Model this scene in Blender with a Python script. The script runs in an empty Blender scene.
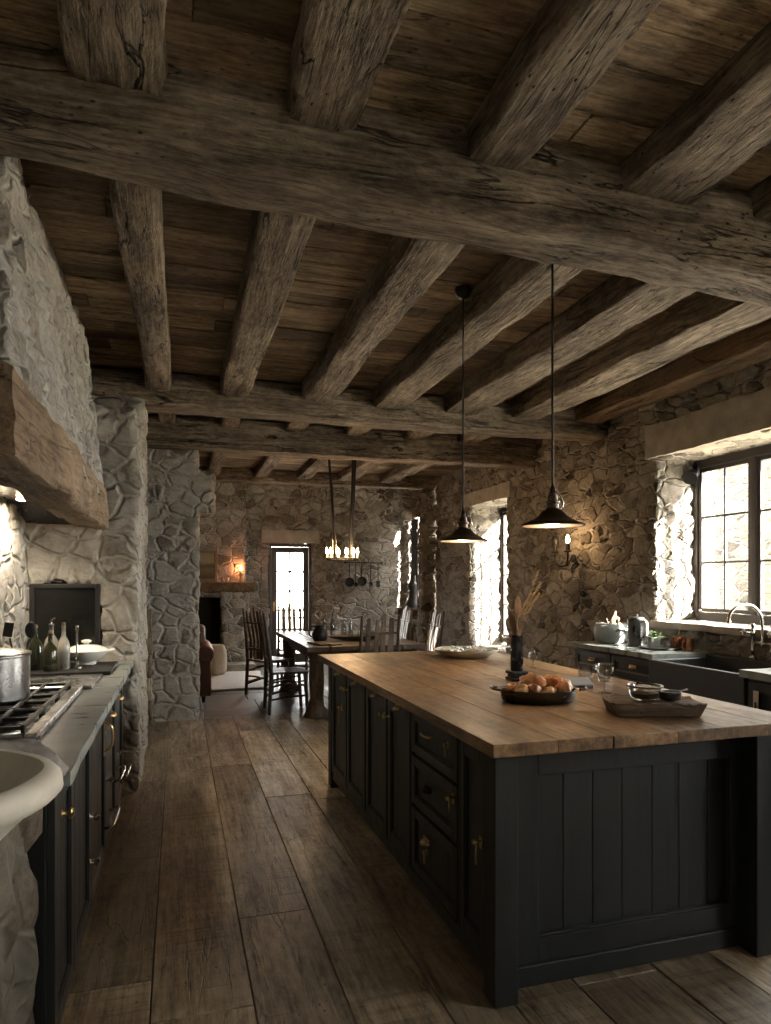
import bpy, math, random
from mathutils import Vector, Matrix, noise
R = math.radians
S = bpy.context.scene
COL = S.collection
random.seed(7)

# ------------------------------------------------------------------ camera
YAW = math.atan2(385.5 - 178.0, 678.0)
cam_d = bpy.data.cameras.new('camera')
cam = bpy.data.objects.new('camera', cam_d); COL.objects.link(cam)
cam.location = (0, 0, 1.447)
cam.rotation_euler = (R(90), 0, -YAW)
cam_d.sensor_fit = 'HORIZONTAL'; cam_d.sensor_width = 36.0
cam_d.lens = 36.0 * 678.0 / 771.0
cam_d.shift_y = (582.0 - 512.0) / 771.0 * 1.0
cam_d.clip_start = 0.02; cam_d.clip_end = 200
S.camera = cam

# ------------------------------------------------------------------ world, sun, exposure
WORLD_STRENGTH = 9.0
SUN_STRENGTH = 34.0
EXPOSURE = 1.9
S.view_settings.view_transform = 'Standard'
S.view_settings.look = 'None'
S.view_settings.gamma = 1.0
S.view_settings.use_curve_mapping = False
S.view_settings.exposure = EXPOSURE
w = bpy.data.worlds.new('world'); S.world = w; w.use_nodes = True
wn = w.node_tree.nodes['Background']
wn.inputs[0].default_value = (1.0, 0.975, 0.93, 1); wn.inputs[1].default_value = WORLD_STRENGTH
sun_d = bpy.data.lights.new('sun', 'SUN'); sun_d.energy = SUN_STRENGTH; sun_d.angle = R(0.6)
sun_d.color = (1.0, 0.93, 0.82)
sun = bpy.data.objects.new('sun', sun_d); COL.objects.link(sun)
sun.location = (9, -8, 9)
sun.rotation_euler = Vector((-0.42, 0.91, -0.38)).to_track_quat('-Z', 'Y').to_euler()

def portal(loc, size, direction):
    d = bpy.data.lights.new('window_portal', 'AREA'); d.shape = 'RECTANGLE'
    d.size, d.size_y = size; d.cycles.is_portal = True
    o = bpy.data.objects.new('window_portal', d); COL.objects.link(o)
    o.location = loc
    o.rotation_euler = Vector(direction).to_track_quat('-Z', 'Z').to_euler()
portal((4.66, 3.8, 1.82), (2.7, 1.6), (-1, 0, 0))       # kitchen window
portal((4.66, 8.56, 1.5), (1.3, 2.2), (-1, 0, 0))       # dining window
portal((4.6, 11.3, 1.65), (1.3, 2.1), (-1, 0, 0))      # corner window
portal((1.9, 12.3, 1.1), (0.8, 2.2), (0, -1, 0))        # garden door
portal((4.66, -0.4, 1.82), (1.9, 1.6), (-1, 0, 0))      # unseen window beside the camera, added for fill light
portal((1.5, -2.95, 1.7), (1.3, 1.7), (0, 1, 0))        # unseen window behind the camera, added for fill light

C = S.cycles
C.use_denoising = True
C.max_bounces = 8; C.diffuse_bounces = 5; C.glossy_bounces = 4; C.transparent_max_bounces = 12; C.transmission_bounces = 6
C.sample_clamp_indirect = 6.0
C.caustics_reflective = False; C.caustics_refractive = False

# ------------------------------------------------------------------ node helpers
class NT:
    def __init__(s, name):
        s.m = bpy.data.materials.new(name); s.m.use_nodes = True
        s.t = s.m.node_tree; s.t.nodes.clear()
        s.out = s.n('ShaderNodeOutputMaterial')
    def n(s, typ, **kw):
        x = s.t.nodes.new(typ)
        for k, v in kw.items(): setattr(x, k, v)
        return x
    def put(s, inp, v):
        if v is None: return
        if isinstance(v, bpy.types.NodeSocket): s.t.links.new(v, inp)
        elif isinstance(v, tuple) and len(v) == 3 and inp.type == 'RGBA': inp.default_value = (*v, 1)
        else: inp.default_value = v
    def math(s, op, a, b=None, c=None, clamp=False):
        x = s.n('ShaderNodeMath', operation=op, use_clamp=clamp)
        for i, v in enumerate((a, b, c)): s.put(x.inputs[i], v)
        return x.outputs[0]
    def vec(s, op, a, b=None):
        x = s.n('ShaderNodeVectorMath', operation=op)
        s.put(x.inputs[0], a)
        if b is not None: s.put(x.inputs[1] if op != 'SCALE' else x.inputs[3], b)
        return x.outputs[0]
    def mapping(s, v, scale=(1, 1, 1), loc=(0, 0, 0), rot=(0, 0, 0)):
        x = s.n('ShaderNodeMapping'); s.put(x.inputs[0], v)
        x.inputs[1].default_value = loc; x.inputs[2].default_value = rot; x.inputs[3].default_value = scale
        return x.outputs[0]
    def noise(s, v, scale=5, detail=4, rough=.55, dist=0.0):
        x = s.n('ShaderNodeTexNoise'); s.put(x.inputs['Vector'], v)
        x.inputs['Scale'].default_value = scale; x.inputs['Detail'].default_value = detail
        x.inputs['Roughness'].default_value = rough; x.inputs['Distortion'].default_value = dist
        return x.outputs[0]
    def voro(s, v, scale=5, feature='F1', out=0, rand=1.0):
        x = s.n('ShaderNodeTexVoronoi', feature=feature); s.put(x.inputs['Vector'], v)
        x.inputs['Scale'].default_value = scale; x.inputs['Randomness'].default_value = rand
        return x.outputs[out]
    def ramp(s, f, stops, interp='LINEAR'):
        x = s.n('ShaderNodeValToRGB'); s.put(x.inputs[0], f); r = x.color_ramp; r.interpolation = interp
        while len(r.elements) < len(stops): r.elements.new(.5)
        for e, (p, c) in zip(r.elements, stops):
            e.position = p; e.color = (*c, 1) if isinstance(c, tuple) else (c, c, c, 1)
        return x.outputs[0]
    def mapr(s, f, a, b, c=0.0, d=1.0, smooth=False):
        x = s.n('ShaderNodeMapRange', clamp=True)
        if smooth: x.interpolation_type = 'SMOOTHSTEP'
        s.put(x.inputs[0], f)
        for i, v in enumerate((a, b, c, d)): s.put(x.inputs[i + 1], v)
        return x.outputs[0]
    def mix(s, f, a, b, mode='MIX'):
        x = s.n('ShaderNodeMix', data_type='RGBA', blend_type=mode)
        s.put(x.inputs[0], f); s.put(x.inputs[6], a); s.put(x.inputs[7], b)
        return x.outputs[2]
    def coords(s, rnd=True):
        tc = s.n('ShaderNodeTexCoord').outputs['Object']
        if not rnd: return tc, None
        oi = s.n('ShaderNodeObjectInfo').outputs['Random']
        at = s.n('ShaderNodeAttribute', attribute_name='rnd').outputs['Fac']
        k = s.math('ADD', s.math('MULTIPLY', oi, 31.0), s.math('MULTIPLY', at, 57.0))
        cmb = s.n('ShaderNodeCombineXYZ')
        for i, q in enumerate((1.0, 0.73, 1.31)): s.put(cmb.inputs[i], s.math('MULTIPLY', k, q))
        return s.vec('ADD', tc, cmb.outputs[0]), at
    def bsdf(s, color, rough=.5, metal=0.0, bump=None, bstr=.5, bdist=.01, spec=.5, **kw):
        b = s.n('ShaderNodeBsdfPrincipled')
        s.put(b.inputs['Base Color'], color); s.put(b.inputs['Roughness'], rough)
        b.inputs['Metallic'].default_value = metal
        b.inputs['Specular IOR Level'].default_value = spec
        for k, v in kw.items(): s.put(b.inputs[k.replace('_', ' ')], v)
        if bump is not None:
            bn = s.n('ShaderNodeBump'); s.put(bn.inputs['Height'], bump)
            bn.inputs['Strength'].default_value = bstr; bn.inputs['Distance'].default_value = bdist
            s.t.links.new(bn.outputs[0], b.inputs['Normal'])
        s.t.links.new(b.outputs[0], s.out.inputs[0])
        return b

def wood(name, dark, mid, light, axis='X', rough=.75, bump=.7, bdist=.012, cracks=1.0, saw=0.0, tone=.35, cross=1.0, spec=.3):
    n = NT(name); v, at = n.coords()
    i = 'XYZ'.index(axis)
    def sc(al, ac):
        q = [ac * cross] * 3; q[i] = al; return tuple(q)
    warp = n.vec('SCALE', n.vec('SUBTRACT', n.n('ShaderNodeTexNoise').outputs[1], (.5, .5, .5)), .0)
    g = n.noise(n.mapping(v, sc(1.1, 9)), 1.0, 6, .66, .7)
    f = n.noise(n.mapping(v, sc(3.0, 70)), 1.0, 4, .6, .4)
    big = n.noise(v, 1.7, 4, .6)
    crk = n.noise(n.mapping(v, sc(.75, 6.5), (3, 7, 1)), 1.0, 5, .55, .8)
    crk = n.mapr(n.math('ABSOLUTE', n.math('SUBTRACT', crk, .5)), 0.0, .014, 1.0, 0.0)
    crkm = n.mapr(n.noise(v, 2.3, 2, .5), .42, .56)
    crk = n.math('MULTIPLY', crk, n.math('MULTIPLY', crkm, cracks))
    # worm and nail holes
    ho = n.mapr(n.voro(n.mapping(v, sc(16, 30)), 1.0), .10, .17, 1.0, 0.0)
    hm = n.mapr(n.noise(v, 3.1, 3, .6), .50, .60)
    ho = n.math('MULTIPLY', n.math('MULTIPLY', ho, hm), cracks)
    pit = n.noise(n.mapping(v, sc(14, 34)), 1.0, 5, .7)
    h = n.math('ADD', n.math('ADD', n.math('MULTIPLY', g, .42), n.math('MULTIPLY', f, .28)), n.math('MULTIPLY', pit, .30))
    col = n.ramp(h, [(.37, dark), (.48, mid), (.60, light)])
    col = n.mix(n.mapr(big, .35, .62, 0, .75), col, n.mix(1.0, col, (.45, .42, .40), 'MULTIPLY'))
    if tone:
        tn = n.mapr(n.math('FRACT', n.math('MULTIPLY', at, 13.7)), 0, 1, 1.0 - tone, 1.0 + tone * .6)
        cmb = n.n('ShaderNodeCombineXYZ')
        for k in range(3): n.put(cmb.inputs[k], tn)
        col = n.mix(1.0, col, cmb.outputs[0], 'MULTIPLY')
    hole = n.math('MAXIMUM', crk, ho)
    col = n.mix(hole, col, tuple(c * .18 for c in dark))
    H = n.math('SUBTRACT', n.math('ADD', n.math('MULTIPLY', g, .8), n.math('ADD', n.math('MULTIPLY', f, .3), n.math('MULTIPLY', pit, .45))), n.math('MULTIPLY', hole, .9))
    if saw:
        o = [0, 0, 0]; 
        sw = n.noise(n.mapping(v, sc(34, 1.1)), 1.0, 3, .5, .3)
        sm = n.mapr(n.noise(n.mapping(v, sc(.8, 2.5), (9, 2, 4)), 1.0, 3, .5), .45, .62)
        sw = n.math('MULTIPLY', n.mapr(sw, .52, .62), n.math('MULTIPLY', sm, saw))
        col = n.mix(n.math('MULTIPLY', sw, .6), col, n.mix(1.0, col, (.5, .48, .46), 'MULTIPLY'))
        H = n.math('SUBTRACT', H, n.math('MULTIPLY', sw, .4))
    rr = n.mapr(h, .3, .7, min(1, rough + .12), rough - .1)
    n.bsdf(col, rr, bump=H, bstr=bump, bdist=bdist, spec=spec)
    return n.m

def stone(name, cols, mortar, scale=(3.3, 3.3, 6.4), disp=.035, cover=0.0, edge=.085, seed=0, wash=.25, rand=.82):
    n = NT(name); v, _ = n.coords(False)
    v = n.mapping(v, (1, 1, 1), (seed * 3.1, seed * 1.7, seed * 2.3))
    wz = n.n('ShaderNodeTexNoise'); n.put(wz.inputs['Vector'], v); wz.inputs['Scale'].default_value = 3.2; wz.inputs['Detail'].default_value = 3
    wv = n.vec('SCALE', n.vec('SUBTRACT', wz.outputs[1], (.5, .5, .5)), .22)
    p = n.mapping(n.vec('ADD', v, wv), scale)
    d = n.voro(p, 1.0, 'DISTANCE_TO_EDGE', 0, rand)
    cc = n.voro(p, 1.0, 'F1', 1, rand)
    sep = n.n('ShaderNodeSeparateColor'); n.put(sep.inputs[0], cc)
    r1, r2, r3 = sep.outputs[0], sep.outputs[1], sep.outputs[2]
    body = n.mapr(d, .015, edge, 0, 1, True)
    nz = n.noise(v, 9, 6, .6)
    fz = n.noise(v, 42, 5, .65)
    lay = n.noise(n.mapping(v, (6, 6, 26)), 1.0, 4, .6, .6)
    col = n.ramp(r1, cols, 'CONSTANT' if False else 'LINEAR')
    col = n.mix(n.mapr(nz, .35, .65, 0, .6), col, n.mix(1.0, col, (.55, .52, .48), 'MULTIPLY'))
    col = n.mix(n.mapr(fz, .45, .66, 0, .7), col, n.mix(1.0, col, (1.5, 1.47, 1.4), 'MULTIPLY'))
    col = n.mix(n.mapr(n.noise(v, 24, 4, .7), .36, .48, .65, 0), col, n.mix(1.0, col, (.42, .40, .37), 'MULTIPLY'))
    mcol = n.mix(n.mapr(n.noise(v, 14, 5, .6), .3, .7), mortar, tuple(c * .62 for c in mortar))
    # lime mortar smeared over some of the stones
    sm = n.mapr(n.noise(v, 1.9, 5, .6), .62 - cover, .74 - cover)
    keep = n.math('MULTIPLY', body, n.math('SUBTRACT', 1.0, n.math('MULTIPLY', sm, .9)))
    keep = n.math('MULTIPLY', keep, n.mapr(r2, 0, .3, 1 - wash, 1))
    col = n.mix(keep, mcol, col)
    H = n.math('MULTIPLY', body, n.math('ADD', .55, n.math('MULTIPLY', r3, .6)))
    H = n.math('ADD', H, n.math('MULTIPLY', nz, .75))
    H = n.math('ADD', H, n.math('MULTIPLY', n.math('MULTIPLY', lay, body), .35))
    H = n.math('ADD', H, n.math('MULTIPLY', fz, .16))
    n.bsdf(col, .92, spec=.2)
    dn = n.n('ShaderNodeDisplacement'); n.put(dn.inputs['Height'], H)
    dn.inputs['Midlevel'].default_value = .9; dn.inputs['Scale'].default_value = disp
    n.t.links.new(dn.outputs[0], n.out.inputs['Displacement'])
    n.m.displacement_method = 'BOTH'
    return n.m

def plain(name, color, rough=.5, metal=0.0, var=.15, scale=12, bump=.0, bdist=.004, spec=.5, stretch=(1, 1, 1), **kw):
    n = NT(name); v, _ = n.coords()
    z = n.noise(n.mapping(v, stretch), scale, 5, .6)
    col = n.mix(n.mapr(z, .3, .7), tuple(c * (1 - var) for c in color), tuple(min(1, c * (1 + var)) for c in color))
    n.bsdf(col, n.mapr(z, .3, .7, max(.02, rough - .06), min(1, rough + .06)), metal, bump=z if bump else None, bstr=bump, bdist=bdist, spec=spec, **kw)
    return n.m

def glassy(name, tint=(1, 1, 1), rough=.02, refl=1.0, opacity=0.0):
    """thin clear glass: see-through with a Fresnel reflection"""
    n = NT(name)
    tr = n.n('ShaderNodeBsdfTransparent'); tr.inputs[0].default_value = (*tint, 1)
    gl = n.n('ShaderNodeBsdfGlossy'); gl.inputs['Roughness'].default_value = rough
    fr = n.n('ShaderNodeLayerWeight'); fr.inputs[0].default_value = .5
    fz = n.math('ADD', n.math('MULTIPLY', n.math('POWER', fr.outputs['Facing'], 5.0), .9), .03)
    mx = n.n('ShaderNodeMixShader'); n.put(mx.inputs[0], n.math('MULTIPLY', n.math('ADD', fz, opacity), refl, clamp=True))
    n.t.links.new(tr.outputs[0], mx.inputs[1]); n.t.links.new(gl.outputs[0], mx.inputs[2])
    n.t.links.new(mx.outputs[0], n.out.inputs[0])
    return n.m

def glow(name, color, strength):
    n = NT(name); e = n.n('ShaderNodeEmission'); e.inputs[0].default_value = (*color, 1); e.inputs[1].default_value = strength
    n.t.links.new(e.outputs[0], n.out.inputs[0]); return n.m

# ------------------------------------------------------------------ materials
M = {}
BD, BM, BL = (.045, .032, .022), (.27, .21, .148), (.60, .49, .36)
for ax in 'XYZ':
    M['oak' + ax] = wood('old_oak_' + ax, BD, BM, BL, ax, bump=1.0, bdist=.035)
M['oak_orange'] = wood('warm_oak', (.07, .04, .018), (.24, .15, .075), (.40, .28, .16), 'Y', bump=.9, bdist=.02)
M['ceil'] = wood('ceiling_board_wood', (.045, .030, .018), (.235, .165, .10), (.46, .35, .225), 'X', bump=.7, tone=.55, cracks=.7)
M['floor'] = wood('floor_board_oak', (.065, .047, .029), (.31, .24, .152), (.54, .435, .30), 'Y', rough=.46, bump=.5, bdist=.006, tone=.45, saw=1.0, cracks=.6, spec=.4)
M['top'] = wood('island_top_oak', (.045, .022, .009), (.215, .118, .050), (.39, .24, .115), 'Y', rough=.42, bump=.25, bdist=.004, tone=.3, cracks=.35, cross=.8, spec=.45)
M['table'] = wood('dark_table_wood', (.03, .02, .012), (.105, .072, .045), (.19, .14, .09), 'Y', rough=.38, bump=.4, bdist=.005, tone=.3, cracks=.8, spec=.5)
M['tableZ'] = wood('table_leg_wood', (.05, .032, .018), (.20, .14, .085), (.33, .25, .16), 'Z', rough=.6, bump=.6, bdist=.008)
M['chair'] = wood('chair_wood', (.022, .015, .010), (.12, .09, .066), (.24, .19, .145), 'Z', rough=.4, bump=.4, bdist=.004, cracks=.4, spec=.5)
M['board'] = wood('serving_wood', (.07, .045, .028), (.24, .17, .11), (.40, .31, .22), 'X', rough=.7, bump=.8, bdist=.008, cracks=.7)
M['tan_wood'] = wood('tan_wood', (.18, .10, .05), (.42, .27, .15), (.56, .40, .25), 'Z', rough=.55, bump=.3, bdist=.003, cracks=.1)
M['stone_r'] = stone('rubble_stone', [(0, (.07, .058, .046)), (.25, (.19, .165, .138)), (.5, (.30, .272, .235)), (.72, (.12, .10, .08)), (1, (.38, .35, .30))],
                     (.33, .305, .265), scale=(4.3, 4.3, 8.2), disp=.036, cover=.12)
M['stone_b'] = stone('rubble_stone_back', [(0, (.11, .096, .08)), (.3, (.25, .225, .19)), (.6, (.37, .34, .295)), (1, (.17, .148, .12))],
                     (.42, .39, .345), scale=(4.6, 4.6, 6.6), disp=.036, cover=.12, seed=2)
M['stone_l'] = stone('limewashed_stone', [(0, (.12, .105, .085)), (.35, (.30, .272, .232)), (.7, (.19, .168, .138)), (1, (.36, .33, .285))],
                     (.38, .355, .31), scale=(5.0, 5.0, 6.2), disp=.022, cover=.23, edge=.13, seed=4)
M['stone_hood'] = stone('pale_chimney_stone', [(0, (.15, .138, .12)), (.5, (.38, .36, .33)), (1, (.25, .23, .20))],
                     (.42, .40, .37), scale=(6.5, 6.5, 6.5), disp=.022, cover=.14, edge=.14, seed=6)
M['stone_d'] = stone('dark_boulder_stone', [(0, (.06, .05, .038)), (.5, (.12, .102, .08)), (1, (.09, .072, .054))],
                     (.15, .135, .11), scale=(4.2, 4.2, 5.0), disp=.03, cover=.1, edge=.18, seed=5)
M['stone_ext'] = stone('exterior_stone', [(0, (.04, .034, .027)), (.5, (.125, .112, .092)), (1, (.075, .064, .05))],
                     (.16, .148, .125), scale=(2.6, 2.6, 5.6), disp=.04, seed=3)
M['dressed'] = plain('dressed_stone', (.36, .32, .26), .9, var=.22, scale=7, bump=.8, bdist=.02, spec=.2)
M['basin'] = plain('cream_stone', (.50, .46, .38), .6, var=.16, scale=8, bump=.3, bdist=.008)
M['slate'] = plain('slate_worktop', (.21, .225, .21), .30, var=.4, scale=4, bump=.15, bdist=.004, stretch=(1, 3, 1))
M['slab'] = plain('floor_slate', (.10, .09, .078), .45, var=.35, scale=3, bump=.4, bdist=.006)
M['sink'] = plain('sink_stone', (.026, .027, .027), .55, var=.25, scale=16, bump=.25, bdist=.004)
def painted(name, a=(.009, .0108, .0112)):
    n = NT(name); v, _ = n.coords()
    z = n.noise(n.mapping(v, (22, 22, 1.6)), 1, 5, .6, .5); z2 = n.noise(v, 3, 4, .6)
    col = n.mix(n.mapr(z, .35, .7), tuple(c * .65 for c in a), tuple(c * 1.5 for c in a))
    col = n.mix(n.mapr(z2, .4, .7, 0, .35), col, tuple(c * 1.5 for c in (.014, .014, .013)))
    n.bsdf(col, n.mapr(z, .3, .7, .36, .52), bump=z, bstr=.35, bdist=.004, spec=.5); return n.m
M['paint'] = painted('black_paint')
M['black'] = plain('black_iron', (.016, .015, .014), .5, metal=.4, bump=.2, scale=40)
M['frame'] = plain('window_frame_paint', (.035, .028, .024), .5, bump=.15, scale=20)
M['brass'] = plain('aged_brass', (.50, .36, .17), .32, metal=1.0, var=.3, scale=30)
M['bronze'] = plain('pendant_bronze', (.09, .065, .05), .35, metal=.9, var=.3, scale=14)
M['enamel_in'] = plain('pendant_inner', (.70, .58, .46), .5, var=.05)
M['nickel'] = plain('aged_nickel', (.48, .45, .40), .22, metal=1.0, var=.1)
M['steel'] = plain('brushed_steel', (.50, .49, .47), .26, metal=1.0, var=.03, scale=6)
M['darksteel'] = plain('dark_steel', (.12, .12, .12), .3, metal=1.0, var=.1)
M['copper'] = plain('copper', (.62, .28, .14), .25, metal=1.0, var=.15)
M['blackglass'] = plain('black_glass', (.006, .0055, .005), .2, var=.1)
M['white'] = plain('white_ceramic', (.72, .71, .67), .22, var=.03)
M['cream'] = plain('cream_ceramic', (.55, .50, .42), .35, var=.08)
M['greyenamel'] = plain('grey_enamel', (.25, .265, .25), .35, var=.3, scale=6)
M['leather'] = plain('brown_leather', (.10, .052, .034), .4, var=.3, scale=7, bump=.4, bdist=.01)
M['leather_d'] = plain('dark_leather', (.05, .03, .022), .45, var=.3, scale=9, bump=.4)
M['rug'] = plain('pale_wool', (.72, .70, .65), .95, var=.15, scale=30, bump=1.0, bdist=.02, stretch=(1, 4, 1))
M['wool'] = plain('pouf_wool', (.50, .45, .37), .95, var=.12, scale=25, bump=.9, bdist=.01, stretch=(1, 1, 5))
M['green'] = plain('leaf_green', (.075, .13, .04), .5, var=.5, scale=20)
M['palegreen'] = plain('pale_green', (.22, .30, .10), .5, var=.4, scale=20)
M['straw'] = plain('dry_grass', (.30, .22, .13), .8, var=.4, scale=20)
M['paper'] = plain('kraft_paper', (.26, .165, .095), .85, var=.3, scale=14, bump=.6, bdist=.01)
M['linen'] = plain('grey_linen', (.26, .27, .29), .85, var=.12, scale=50, bump=.4)
M['roast'] = plain('roast_skin', (.34, .14, .05), .35, var=.75, scale=18, bump=.7, bdist=.006)
M['bread'] = plain('bread_crust', (.55, .35, .17), .6, var=.35, scale=11, bump=.5, bdist=.006)
M['wax'] = plain('candle_wax', (.70, .64, .50), .5, var=.05)
M['oil'] = plain('oil_bottle_glass', (.05, .05, .018), .08, var=.3, Transmission_Weight=.4)
M['darkbottle'] = plain('dark_bottle_glass', (.010, .010, .012), .08, var=.2)
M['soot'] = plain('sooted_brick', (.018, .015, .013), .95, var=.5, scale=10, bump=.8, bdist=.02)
M['glass'] = glassy('window_glass', (.97, .98, .98))
M['clear'] = glassy('drinking_glass', (.86, .87, .86), .03, 1.0, .10)
M['flame'] = glow('bulb_flame', (1.0, .62, .28), 28.0)
M['bulb'] = glow('warm_bulb', (1.0, .66, .36), 14.0)
M['ember'] = glow('ember_light', (1.0, .28, .10), 9.0)

# ------------------------------------------------------------------ mesh helpers
class MB:
    def __init__(s): s.v = []; s.f = []; s.r = []; s.key = {}
    def add(s, vs, fs, r=0.0):
        b = len(s.v); s.v += [tuple(x) for x in vs]
        for f in fs: s.f.append(tuple(i + b for i in f)); s.r.append(r)
        return s
    def box(s, x0, x1, y0, y1, z0, z1, r=0.0, mtx=None):
        vs = [Vector((x, y, z)) for x in (x0, x1) for y in (y0, y1) for z in (z0, z1)]
        if mtx: vs = [mtx @ q for q in vs]
        return s.add(vs, [(0, 1, 3, 2), (4, 6, 7, 5), (0, 4, 5, 1), (2, 3, 7, 6), (0, 2, 6, 4), (1, 5, 7, 3)], r)
    def cbox(s, c, size, rot=(0, 0, 0), r=0.0):
        from mathutils import Euler
        m = Matrix.Translation(c) @ Euler(rot).to_matrix().to_4x4()
        a, b, d = [q / 2 for q in size]
        return s.box(-a, a, -b, b, -d, d, r, m)
    def tube(s, pts, rad, n=10, r=0.0, cap=True, flat=1.0):
        pts = [Vector(p) for p in pts]; k = len(pts)
        rad = rad if isinstance(rad, (list, tuple)) else [rad] * k
        vs = []; up = None
        for i, p in enumerate(pts):
            t = (pts[min(i + 1, k - 1)] - pts[max(i - 1, 0)]).normalized()
            if up is None:
                up = Vector((0, 0, 1)) if abs(t.z) < .9 else Vector((1, 0, 0))
            a = (up - t * up.dot(t)).normalized(); b = t.cross(a); up = a
            for j in range(n):
                q = 2 * math.pi * j / n
                vs.append(p + (a * math.cos(q) * flat + b * math.sin(q)) * rad[i])
        fs = [(i * n + j, i * n + (j + 1) % n, (i + 1) * n + (j + 1) % n, (i + 1) * n + j) for i in range(k - 1) for j in range(n)]
        if cap: fs += [tuple(range(n))[::-1], tuple((k - 1) * n + j for j in range(n))]
        return s.add(vs, fs, r)
    def lathe(s, prof, c=(0, 0, 0), n=28, sx=1.0, sy=1.0, axis='Z', r=0.0, close=False, wob=0.0):
        vs = []; k = len(prof)
        for (rr, z) in prof:
            for j in range(n):
                q = 2 * math.pi * j / n; e = 1 + wob * math.sin(3 * q + z * 40) * .5 + wob * math.sin(7 * q) * .5
                x, y = rr * sx * e * math.cos(q), rr * sy * e * math.sin(q)
                p = {'Z': (x, y, z), 'Y': (x, z, y), 'X': (z, x, y)}[axis]
                vs.append((p[0] + c[0], p[1] + c[1], p[2] + c[2]))
        fs = [(i * n + j, i * n + (j + 1) % n, (i + 1) * n + (j + 1) % n, (i + 1) * n + j) for i in range(k - 1) for j in range(n)]
        if close: fs += [(( k - 1) * n + j, (k - 1) * n + (j + 1) % n, (j + 1) % n, j) for j in range(n)]
        else:
            if prof[0][0] > 1e-4: fs.append(tuple(range(n))[::-1])
            if prof[-1][0] > 1e-4: fs.append(tuple((k - 1) * n + j for j in range(n)))
        if axis == 'Y': fs = [f[::-1] for f in fs]
        return s.add(vs, fs, r)
    def blob(s, c, rad, seed=0, amp=.15, freq=3.0, n=14, rot=0.0, r=0.0):
        vs = []; m = n // 2 + 2
        cr, sr = math.cos(rot), math.sin(rot)
        for i in range(m + 1):
            th = math.pi * i / m
            for j in range(n):
                ph = 2 * math.pi * j / n
                d = Vector((math.sin(th) * math.cos(ph), math.sin(th) * math.sin(ph), math.cos(th)))
                e = 1 + amp * noise.noise(d * freq * .6 + Vector((seed * 3.3, seed, 0)))*2
                x, y, z = d.x * rad[0] * e, d.y * rad[1] * e, d.z * rad[2] * e
                vs.append((c[0] + x * cr - y * sr, c[1] + x * sr + y * cr, c[2] + z))
        fs = [(i * n + j, (i + 1) * n + j, (i + 1) * n + (j + 1) % n, i * n + (j + 1) % n) for i in range(m) for j in range(n)]
        return s.add(vs, fs, r)
    def leaf(s, p, d, L, W, bend=.3, r=0.0):
        p = Vector(p); d = Vector(d).normalized(); sd = d.cross(Vector((0, 0, 1)))
        sd = sd.normalized() if sd.length > .01 else Vector((1, 0, 0))
        nn = sd.cross(d); vs = []
        K = 4
        for i in range(K + 1):
            t = i / K; ww = W * math.sin(math.pi * min(.98, t * .9 + .06)) * .5
            q = p + d * L * t - Vector((0, 0, 1)) * bend * L * t * t
            vs += [q - sd * ww, q + nn * ww * .3, q + sd * ww]
        fs = []
        for i in range(K):
            a = i * 3; fs += [(a, a + 1, a + 4, a + 3), (a + 1, a + 2, a + 5, a + 4)]
        return s.add(vs, fs, r)
    # welded grid: fn(u, v) -> point
    def grid(s, us, vs_, fn, skip=None, r=0.0):
        def vid(p):
            k = (round(p[0], 4), round(p[1], 4), round(p[2], 4))
            if k not in s.key: s.key[k] = len(s.v); s.v.append(k)
            return s.key[k]
        for i in range(len(us) - 1):
            for j in range(len(vs_) - 1):
                if skip and skip((us[i] + us[i + 1]) / 2, (vs_[j] + vs_[j + 1]) / 2): continue
                s.f.append((vid(fn(us[i], vs_[j])), vid(fn(us[i + 1], vs_[j])), vid(fn(us[i + 1], vs_[j + 1])), vid(fn(us[i], vs_[j + 1])))); s.r.append(r)
        return s
    def jitter(s, amp, freq, seed=0.0, fn=None):
        o = Vector((seed, seed * 2, seed * 3))
        for i, p in enumerate(s.v):
            P = Vector(p); a = amp * (fn(P) if fn else 1.0)
            s.v[i] = tuple(P + noise.noise_vector(P * freq + o) * a)
        return s
    def build(s, name, mat, parent=None, bevel=0.0, smooth=None, loc=None, rot=None, seg=2):
        me = bpy.data.meshes.new(name); me.from_pydata(s.v, [], s.f); me.update()
        if any(s.r):
            at = me.attributes.new('rnd', 'FLOAT', 'FACE'); at.data.foreach_set('value', s.r)
        if smooth is not None:
            me.polygons.foreach_set('use_smooth', [True] * len(me.polygons))
            if smooth < 180: me.set_sharp_from_angle(angle=R(smooth))
        o = bpy.data.objects.new(name, me); COL.objects.link(o)
        me.materials.append(M[mat] if isinstance(mat, str) else mat)
        if parent is not None: o.parent = parent
        if loc is not None: o.location = loc
        if rot is not None: o.rotation_euler = rot
        if bevel:
            b = o.modifiers.new('bevel', 'BEVEL'); b.width = bevel; b.segments = seg; b.limit_method = 'ANGLE'; b.angle_limit = R(40)
        return o

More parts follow.
